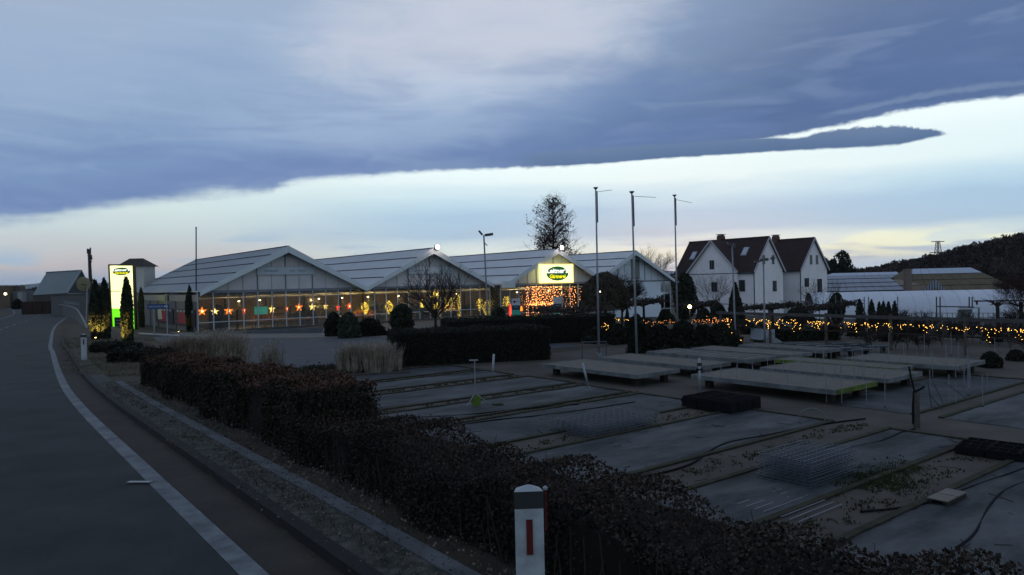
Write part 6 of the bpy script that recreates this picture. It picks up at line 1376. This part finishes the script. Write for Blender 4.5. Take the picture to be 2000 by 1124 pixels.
light_string(lambda u_: AB(TA - .15 + rg(.08), 14 + 8 * u_ + rg(.1), -.30 - abs(rg(.12))), 95, 'amber string lights along the middle of the trellis before the houses', .022, E_bulb)
light_string(lambda u_: AB(TA - .15 + rg(.1), 22 + 4.2 * u_ + rg(.15), -.25 - abs(rg(.22))), 46, 'dense amber string lights above the white tank', .024, E_bulb)
def on_px(pl, Y_, sy, sx=2): 
    def f_(u_):
        k = u_ * (len(pl) - 1); i = min(int(k), len(pl) - 2); w = k - i; x = pl[i][0] * (1 - w) + pl[i + 1][0] * w; y = pl[i][1] * (1 - w) + pl[i + 1][1] * w
        return at(x + rg(sx), y + rg(sy), Y_ + rg(.3))
    return f_
light_string(on_px([(1345, 632), (1380, 626), (1425, 626)], 41, 3.5), 62, 'reddish amber string lights on the bush left of the left slim lamp post', .018, E_bulbr)
light_string(on_px([(1420, 622), (1424, 640), (1428, 655), (1452, 668)], 40, 1.5, 1.2), 20, 'amber string lights trailing down beside the left slim lamp post', .020, E_bulb)
light_string(on_px([(1255, 629), (1290, 631), (1325, 629)], 44, 2), 34, 'amber string lights on the bushes left of the right flagpole', .020, E_bulbr)
light_string(on_px([(1190, 627), (1205, 623), (1226, 626)], 47, 1.6), 30, 'amber string lights on the hedge behind the middle flagpole', .022, E_bulb)
light_string(on_px([(1172, 640), (1188, 642), (1202, 646)], 46, 4), 46, 'amber string lights in the bush right of the left flagpole', .024, E_bulb)
light_string(on_px([(1120, 638), (1140, 642), (1163, 645)], 48, 3), 18, 'sparse amber string lights left of the left flagpole', .026, E_bulb)
# warm lamp
p = at(1347, 599.5, 52); t = thing('globe_lamp', 'lit round garden lamp left of the houses', 'lamp', down(p)); MB().ball(p, .13, 12, 8).build('globe', mat('globe glow', (1, .8, .5), .5, emit=(1, .68, .25), es=12), t, smooth=True); MB().tube([down(p), p - Vector((0, 0, .1))], .03, 6).build('post', M_black, t)
l = bpy.data.lights.new('lamp_light', 'POINT'); l.energy = 40; l.color = (1, .6, .25); l.shadow_soft_size = .13; o = bpy.data.objects.new('lamp_light', l); COL.objects.link(o); o.parent = t; o.location = (0, -.2, p.z - down(p).z)
p = at(1172, 570, 58); t = thing('small_lamp', 'tiny white lamp beside the left flagpole', 'lamp', down(p)); MB().ball(p, .05, 8, 6).build('bulb', E_lampw, t); MB().tube([down(p), p], .02, 5).build('post', M_black, t)
# tank
p = gz(1490, 668, Z); t = thing('water_tank', 'pale cube shaped water tank on a dark stand over a pile of gravel', 'water tank', p, UANG * .6)
zz_ = at(1490, 652, p.y).z - Z; b = MB().box((0, 0, zz_), (1.02, .9, .66)); b.build('tank_body', mat('tank plastic', (.28, .34, .40), .5), t, world=False); MB().box((0, 0, zz_ - .38), (1.06, .95, .09)).build('stand', M_tim, t, world=False)
for s_ in (-1, 1): MB().box((s_ * .4, 0, (zz_ - .42) / 2), (.12, .6, zz_ - .42)).build('leg', M_tim, t, world=False)
for k in range(4): MB().box((0, -.46, zz_ - .28 + k * .19), (1.04, .02, .02)).build('cage_bar', M_galv, t, world=False)
MB().tube([(.15, -.6, 0), (.15, -.6, .12), (.2, -.55, .34)], [.6, .45, .05], 12).build('gravel_pile', mat('pale gravel', (.14, .16, .18), .95, var=.3, vscale=8), t, world=False)
# stakes in the right beds
stk = None
for k in range(34):
    x = random.uniform(1600, 1990); y = random.uniform(690, 800); p = gz(x, y, Z)
    if stk is None:
        stk = thing('plant_stake', 'thin upright stake in the right hand beds', 'stake', p, 0, 'thin stakes in the right hand beds'); MB().tube([(0, 0, 0), (0, 0, 1.0)], .012, 5).build('rod', M_pole, stk, world=False); MB().tube([(0, 0, 0), (0, 0, .06)], .03, 5).build('foot', M_black, stk, world=False)
    else: copy_thing(stk, loc=p, scale=(1, 1, random.uniform(.55, 1.25)))
t = thing('crossed_rods', 'crossed dark rods leaning in the right hand bed', 'rods', gz(1835, 830, Z))
for (x0, y0, x1, y1) in ((1822, 812, 1812, 745), (1822, 745, 1842, 788), (1842, 745, 1890, 780), (1840, 800, 1815, 770)): 
    Y_ = gz(1835, 800, Z).y; MB().tube([at(x0, y0, Y_), at(x1, y1, Y_)], .015, 5).build('rod', M_dpole, t)
# conical small thujas beyond the trellis
for k, (x, yt, w) in enumerate(((1680, 586, 15), (1703, 587, 12), (1718, 592, 10), (1726, 591, 12), (1736, 591, 11), (1748, 590, 11))):
    Y_ = 52; p = down(at(x, 625, Y_)); shrub('young_conifer', ['leftmost young conical conifer before the polytunnel', 'second young conical conifer, standing alone', 'left one of the three touching young conifers', 'middle one of the three touching young conifers', 'right one of the three touching young conifers', 'rightmost young conifer beside a thin pole'][k], 'conifer', p, w * Y_ / F / 2, at(x, yt, Y_).z - p.z, 'column', 1400, .10, M_leafd, 'young conifers before the polytunnel', vert=.8, aspect=1.6)
# dark frames and pergola
t = thing('metal_frame', 'dark metal frame with two pairs of uprights before the polytunnel', 'frame', down(at(1870, 620, 56)))
for (x, y0, y1) in ((1829, 580, 625), (1836, 580, 625), (1893, 580, 602), (1899, 580, 602), (1912, 601, 625)): MB().beam(at(x, y0, 56), at(x, y1, 56) if y1 < 610 else down(at(x, y1, 56)), .07).build('upright', M_dpole, t)
MB().beam(at(1829, 599, 56), at(1902, 600, 56), .09).build('crossbar', M_dpole, t); MB().beam(at(1872, 602, 56), at(1912, 602, 56), .05).build('crossbar', M_dpole, t)
MB().prism([at(1871, 622, 56.2), at(1895, 622, 56.2), at(1900, 604, 56.2), at(1871, 605, 56.2)], (0, .03, 0)).build('panel', mat('grey panel', (.10, .115, .12), .8), t)
t = thing('vine_pergola', 'pergola with gnarled vines at the right frame edge', 'pergola', down(at(1948, 620, 42))); MB().beam(at(1903, 588.5, 42), at(2060, 587, 42), .10, .08).build('beam', M_tim, t)
for x in (1948, 1994, 2045):
    g0 = down(at(x, 625, 42)); tp = at(x, 590, 42); MB().tube([g0, g0.lerp(tp, .5) + Vector((.03, 0, 0)), tp], [.14, .10, .10], 7).build('vine_trunk', M_bark, t); b = MB()
    for k in range(16):
        a = random.uniform(-1, 1); q = tp + Vector((a * 1.1, random.gauss(0, .4), random.gauss(.05, .12))); b.tube([tp + Vector((0, 0, -.3)), (tp + q) / 2 + Vector((0, 0, -.03)), q], [.03, .02, .008], 4, cap=False)
    b.build('vine_shoots', M_twig, t, kind='stuff')
for k in range(5): q = at(1908 + k * 32, 588.5, 42); MB().box(q + Vector((0, 0, -.12)), (.07, .07, .18)).build('hook', M_tim, t)
for k, (x, yt) in enumerate(((1632, 577), (1643, 580), (1688, 580), (1696, 580), (1753, 580))):
    pole('thin_pole', ['thin dark pole right of the dark round tree', 'second thin pole right of the dark round tree', 'thin pole behind the first young conifer', 'thin pole left of the lone young conifer', 'thin dark pole beside the rightmost young conifer'][k], 'pole', down(at(x, 622, 60)), at(x, yt, 60), .04, M_dpole, 6, 'thin poles before the polytunnel')
# polytunnel
def tunnel():
    P0, P1 = at(1590, 600, 99), at(2004, 600, 93); t = thing('polytunnel', 'long white film polytunnel behind the string lights', 'polytunnel', down(P0)); P0.z = P1.z = -5.0; d = (P1 - P0).normalized(); nr = Vector((-d.y, d.x, 0)); R_ = 4.4; Hh = 4.75
    arc = [(-math.cos(PI * k / 14) * R_, math.sin(PI * k / 14) ** .75 * Hh) for k in range(15)]; n = 14; ln = (P1 - P0).length; seg_ = []
    for j in range(n):
        b = MB(); a_, c_ = P0 + d * ln * j / n, P0 + d * ln * (j + 1) / n; vs = []
        for e in (a_, c_):
            for (y, z) in arc: vs.append(e + nr * (y + R_) + Vector((0, 0, z)))
        b.add(vs, [(k, k + 1, k + 16, k + 15) for k in range(14)]); b.build('film_section', M_film, t, smooth=True)
        MB().tube([a_ + nr * (y + R_) + Vector((0, 0, z + .02)) for y, z in arc], .015, 4, cap=False).build('hoop', M_galv, t)
    vs = [P1 + nr * (y + R_) + Vector((0, 0, z)) for y, z in arc]; MB().add(vs, [tuple(range(15))]).build('end_sheet', M_film, t)
    # rounded far-right end
    b = MB(); vs = []; K = 6
    for k in range(K + 1):
        s_ = math.cos(PI / 2 * k / K) ; 
        for (y, z) in arc: vs.append(P1 + d * 3.2 * math.sin(PI / 2 * k / K) + nr * (y * s_ + R_) + Vector((0, 0, z * (.25 + .75 * s_))))
    b.add(vs, [(i * 15 + k, i * 15 + k + 1, i * 15 + k + 16, i * 15 + k + 15) for i in range(K) for k in range(14)]).build('end_film', M_film, t, smooth=True)
    MB().beam(P0 - nr * .1 + Vector((0, 0, 1.2)), P1 - nr * .1 + Vector((0, 0, 1.2)), .08).build('side_rail', M_pole, t)
tunnel()
# lower border between tunnel and trellis: low fence
t = thing('low_fence', 'low grey fence along the foot of the polytunnel', 'fence', down(at(1800, 620, 70)))
for k in range(26): q = at(1760 + k * 10, 612, 72); g_ = hz(q.x, q.y); MB().beam(Vector((q.x, q.y, g_)), q, .06).build('post', M_pole, t)
MB().beam(at(1755, 612, 72), at(2015, 612, 72), .06).build('rail', M_pole, t)
# background greenhouses
def bgh(x0, x1, y_r, y_e, Y_, m, label, rows=3, ms=None, hip=0, hipr=0, dpt=9.0, npan=10):
    """gable greenhouse seen from its long side"""
    A_, B_ = at(x0, y_e, Y_), at(x1, y_e, Y_); ze = (A_.z + B_.z) / 2; zr = (at(x0, y_r, Y_ + dpt / 2).z + at(x1, y_r, Y_ + dpt / 2).z) / 2; g_ = min(hz(A_.x, Y_), -4.8)
    t = thing('back_greenhouse', label, 'greenhouse', (A_.x, Y_, g_), 0, 'greenhouses in the background'); X0, X1 = A_.x, B_.x; hp = dpt * hip; hr = dpt * hipr
    n = npan
    for r in range(rows):
        f0, f1 = r / rows, (r + 1) / rows - .02
        for k in range(n):
            def X(f, kk): return (X0 + hp * f) + ((X1 - hr * f) - (X0 + hp * f)) * kk / n
            mm = ms if (ms and r == rows - 1) else m
            y0, y1 = Y_ + dpt / 2 * f0, Y_ + dpt / 2 * f1; z0, z1 = ze + (zr - ze) * f0, ze + (zr - ze) * f1
            MB().prism([(X(f0, k), y0, z0), (X(f0, k + .97), y0, z0), (X(f1, k + .97), y1, z1), (X(f1, k), y1, z1)], (0, 0, .06)).build('roof_panel', mm, t)
    MB().add([(X0, Y_ + dpt, ze), (X1, Y_ + dpt, ze), (X1 - hr, Y_ + dpt / 2, zr), (X0 + hp, Y_ + dpt / 2, zr)], [(0, 3, 2, 1)]).build('roof_back', m, t)
    MB().add([(X0, Y_, ze), (X0, Y_ + dpt, ze), (X0 + hp, Y_ + dpt / 2, zr)], [(0, 1, 2)]).build('gable_end', m, t); MB().add([(X1, Y_, ze), (X1, Y_ + dpt, ze), (X1 - hr, Y_ + dpt / 2, zr)], [(0, 2, 1)]).build('gable_end', m, t)
    MB().prism([(X0 + .1, Y_ + .1, g_), (X1 - .1, Y_ + .1, g_), (X1 - .1, Y_ + .1, ze), (X0 + .1, Y_ + .1, ze)], (0, dpt - .2, 0)).build('wall', mat('dim glass wall', (.12, .14, .17), .5), t)
    MB().beam((X0, Y_ - .1, ze), (X1, Y_ - .1, ze), .2, .25).build('gutter', M_dark, t)
    for r in range(1, rows): f = r / rows; MB().beam((X0 + hp * f, Y_ + dpt / 2 * f - .05, ze + (zr - ze) * f + .05), (X1 - hr * f, Y_ + dpt / 2 * f - .05, ze + (zr - ze) * f + .05), .04 if ms and hip else .12, .04 if ms and hip else .12).build('purlin', M_dark, t)
    return t
M_g2 = mat('blue grey glass roof', (.15, .18, .23), .35, spec=.6, var=.12, vscale=.3); M_g3 = mat('pale ridge sheet', (.33, .38, .48), .5)
bgh(1606, 1770, 533, 545, 158, M_g2, 'rear blue grey glasshouse beside the right house', 2, M_g3, .5, 0, 8)
bgh(1580, 1768, 545.5, 569.5, 132, M_g2, 'front blue grey glasshouse beside the right house', 3, None, .3, 0, 10)
bgh(1758, 1995, 523, 569, 150, M_shade, 'big greenhouse covered with brown shade cloth', 4, M_g3, .37, .5, 13, 9)
t = bgh(1755, 1850, 545.5, 570, 136, mat('tan shade cloth', (.13, .105, .08), .9, var=.1), 'small tan covered greenhouse with open gable before the big one', 2, mat('pale tan sheet', (.17, .15, .12), .8), 0, .75, 9, 5)
A_, B_, C_ = at(1799, 570, 135.5), at(1851, 570, 137), at(1826, 546, 139); MB().add([A_, B_, C_], [(0, 1, 2)]).build('glass_gable', mat('gable blue', (.12, .15, .19), .5), t)
for k in range(1, 10):
    f = k / 10; q = A_.lerp(B_, f); zt = q.z + (C_.z - A_.z) * (f / .5 if f < .5 else (1 - f) / .5); MB().beam(q + Vector((0, -.1, 0)), Vector((q.x, q.y - .1 + abs(.0), zt)), .1).build('gable_bar', M_dark, t)
t = thing('brick_chimney', 'square brown chimney between the background greenhouses', 'chimney', down(at(1773, 565, 130))); p = at(1773, 560, 130); zt = at(1773, 527, 130).z; MB().box((p.x, 130, (zt - 5) / 2), (1.0, 1.0, zt + 5)).build('shaft', mat('dull brown', (.15, .125, .11), .9), t); MB().box((p.x, 130, zt + .05), (1.15, 1.15, .12)).build('cap', mat('dull brown', (0, 0, 0)), t)
# white house-like low building far behind (between gable 4 and house)
# red-brown bare tree at frame edge
bare_tree('bare_tree', 'reddish bare tree crown before the polytunnel end at the right frame edge', down(at(1990, 610, 80)), 6.0, 1.1, 8, m=mat('reddish twigs', (.035, .017, .016), .95, var=.3), trunk_h=.25, levels=4, seed=31, thick=.014)

# ------------------------------------------------------------------ woods, hills, far ridge
def wood(name, label, n, fn, hr, wr, seed, leaf=.9, m=M_hill, per=90):
    """far wood that reads as one mass: crowns of small faces with thin stems, different heights"""
    r = np.random.default_rng(seed); C_ = []; b = MB()
    for k in range(n):
        x, y = fn(r); g_ = hz(x, y); hh = r.uniform(*hr); ww = hh * r.uniform(*wr)
        u_ = r.random(per); th = r.random(per) * 2 * PI; rad = ww * np.sqrt(np.clip(1 - (1.7 * u_ - .85) ** 2, 0, 1)) * np.sqrt(r.random(per))
        C_.append(np.stack([x + np.cos(th) * rad, y + np.sin(th) * rad, g_ + hh * (.18 + .82 * u_)], 1))
        if k % 2 == 0: b.tube([(x, y, g_ - 1), (x + r.normal(0, .3), y, g_ + hh * .8)], [.22, .06], 4, cap=False)
    c = np.concatenate(C_); o = mesh_obj(name, leaf_mesh(name, c, leaf, m, vert=.5, aspect=1.7), None); props(o, label, 'wood', kind='stuff')
    props(b.build(name + '_stems', M_bark), label + ', stems', 'wood', kind='stuff')
def f_hill(r):
    while True:
        x = r.uniform(120, 560); y = r.uniform(200, 470)
        if x / y > .40: return x, y
wood('hill_wood', 'dark winter wood covering the hill on the right', 1900, f_hill, (5.5, 9.5), (.26, .40), 5, .75, per=130)
def f_edge(r):
    t_ = r.random(); x = 66 + t_ * 140 + r.normal(0, 3); y = 185 - t_ * 10 + r.normal(0, 5) ; return x, y
wood('wood_edge', 'dark row of trees behind the background greenhouses', 210, lambda r: (r.uniform(78, 230), r.uniform(190, 220)), (6.8, 9.4), (.30, .45), 6, .6, per=150)
def f_far(r): x = r.uniform(-700, 900); return x, r.uniform(620, 900)
wood('distant_wood', 'distant low line of trees on the horizon', 420, f_far, (6, 12), (.5, .9), 8, 2.4, per=60)
# conifers standing out of the wood edge
for k, (x, yt, w, lab) in enumerate(((1647, 492, 54, 'dark conifer group rising above the wood beside the right house'), (1610, 506, 46, 'dark round tree just right of the right house roof'), (1626, 509, 40, 'smaller dark tree beside the conifer group'))):
    Y_ = 178; p = down(at(x, 560, Y_)); shrub('dark_tree', lab, 'tree', p, w * Y_ / F / 2, at(x, yt, Y_).z - p.z, 'dome', 3200, .45, M_leafd, 'dark trees at the wood edge', rough=.22, tr=.3)
# power pylon
Yq = 560; g_ = at(1833, 540, Yq); gq = hz(g_.x, Yq); zt = at(1834, 471, Yq).z; t = thing('power_pylon', 'lattice power pylon standing behind the hill wood', 'pylon', (g_.x, Yq, gq)); H_ = zt - gq; b = MB()
for sx in (-1, 1):
    for sy in (-1, 1): MB().beam((g_.x + sx * 3.4, Yq + sy * 3.4, gq), (g_.x + sx * .9, Yq + sy * .9, zt), .32).build('leg', M_dpole, t)
for k in range(9):
    f0, f1 = k / 9, (k + 1) / 9; w0, w1_ = 3.4 - 2.5 * f0, 3.4 - 2.5 * f1
    for sy in (-1, 1): b.beam((g_.x - w0, Yq + sy * w0, gq + H_ * f0), (g_.x + w1_, Yq + sy * w1_, gq + H_ * f1), .3); b.beam((g_.x + w0, Yq + sy * w0, gq + H_ * f0), (g_.x - w1_, Yq + sy * w1_, gq + H_ * f1), .3)
b.build('lattice', M_dpole, t)
for (z, w) in ((zt - .5, 5.0), (zt - 9, 6.5)): MB().beam((g_.x - w, Yq, z), (g_.x + w, Yq, z), .4, .6).build('crossarm', M_dpole, t)
# far ridges
def ridge(Y_, hmax, x0, x1, seed, name, m):
    r = random.Random(seed); n = 220; ph = [r.uniform(0, 6) for _ in range(6)]; vs = []
    for k in range(n + 1):
        x = x0 + (x1 - x0) * k / n; s_ = k / n * 12
        z = hmax * (.45 + .22 * math.sin(s_ * .9 + ph[0]) + .14 * math.sin(s_ * 2.1 + ph[1]) + .07 * math.sin(s_ * 5.3 + ph[2]) + .035 * math.sin(s_ * 13 + ph[3]))
        vs += [(x, Y_ - 900, -12), (x, Y_ - 300, z * .45), (x, Y_, z), (x, Y_ + 900, -12)]
    b = MB(); b.add(vs, [(4 * k + j, 4 * k + 4 + j, 4 * k + 5 + j, 4 * k + 1 + j) for k in range(n) for j in range(3)]); props(b.build(name, m, smooth=True), kind='structure')
M_mt = mat('far forested hills', (.035, .045, .05), 1, col2=(.22, .25, .30), vscale=.004, detail=6, lo=.5, hi=.7)
ridge(7000, 250, -9000, 9000, 5, 'far_hills', M_mt); ridge(4300, 70, -7000, 7000, 9, 'low_hills', mat('near hills', (.03, .036, .034), 1, var=.2, vscale=.006))
# haze
hb = MB().box((0, 3000, 95), (19000, 13500, 230)); hm = bpy.data.materials.new('haze'); hm.use_nodes = True; nt = hm.node_tree; nt.nodes.clear(); o_ = nt.nodes.new('ShaderNodeOutputMaterial'); pv = nt.nodes.new('ShaderNodeVolumePrincipled'); pv.inputs['Density'].default_value = .00004; pv.inputs['Color'].default_value = (.86, .92, 1, 1); pv.inputs['Anisotropy'].default_value = .0; nt.links.new(pv.outputs[0], o_.inputs['Volume'])
props(hb.build('haze', hm), 'thin bluish evening haze over the land', 'haze', kind='stuff')
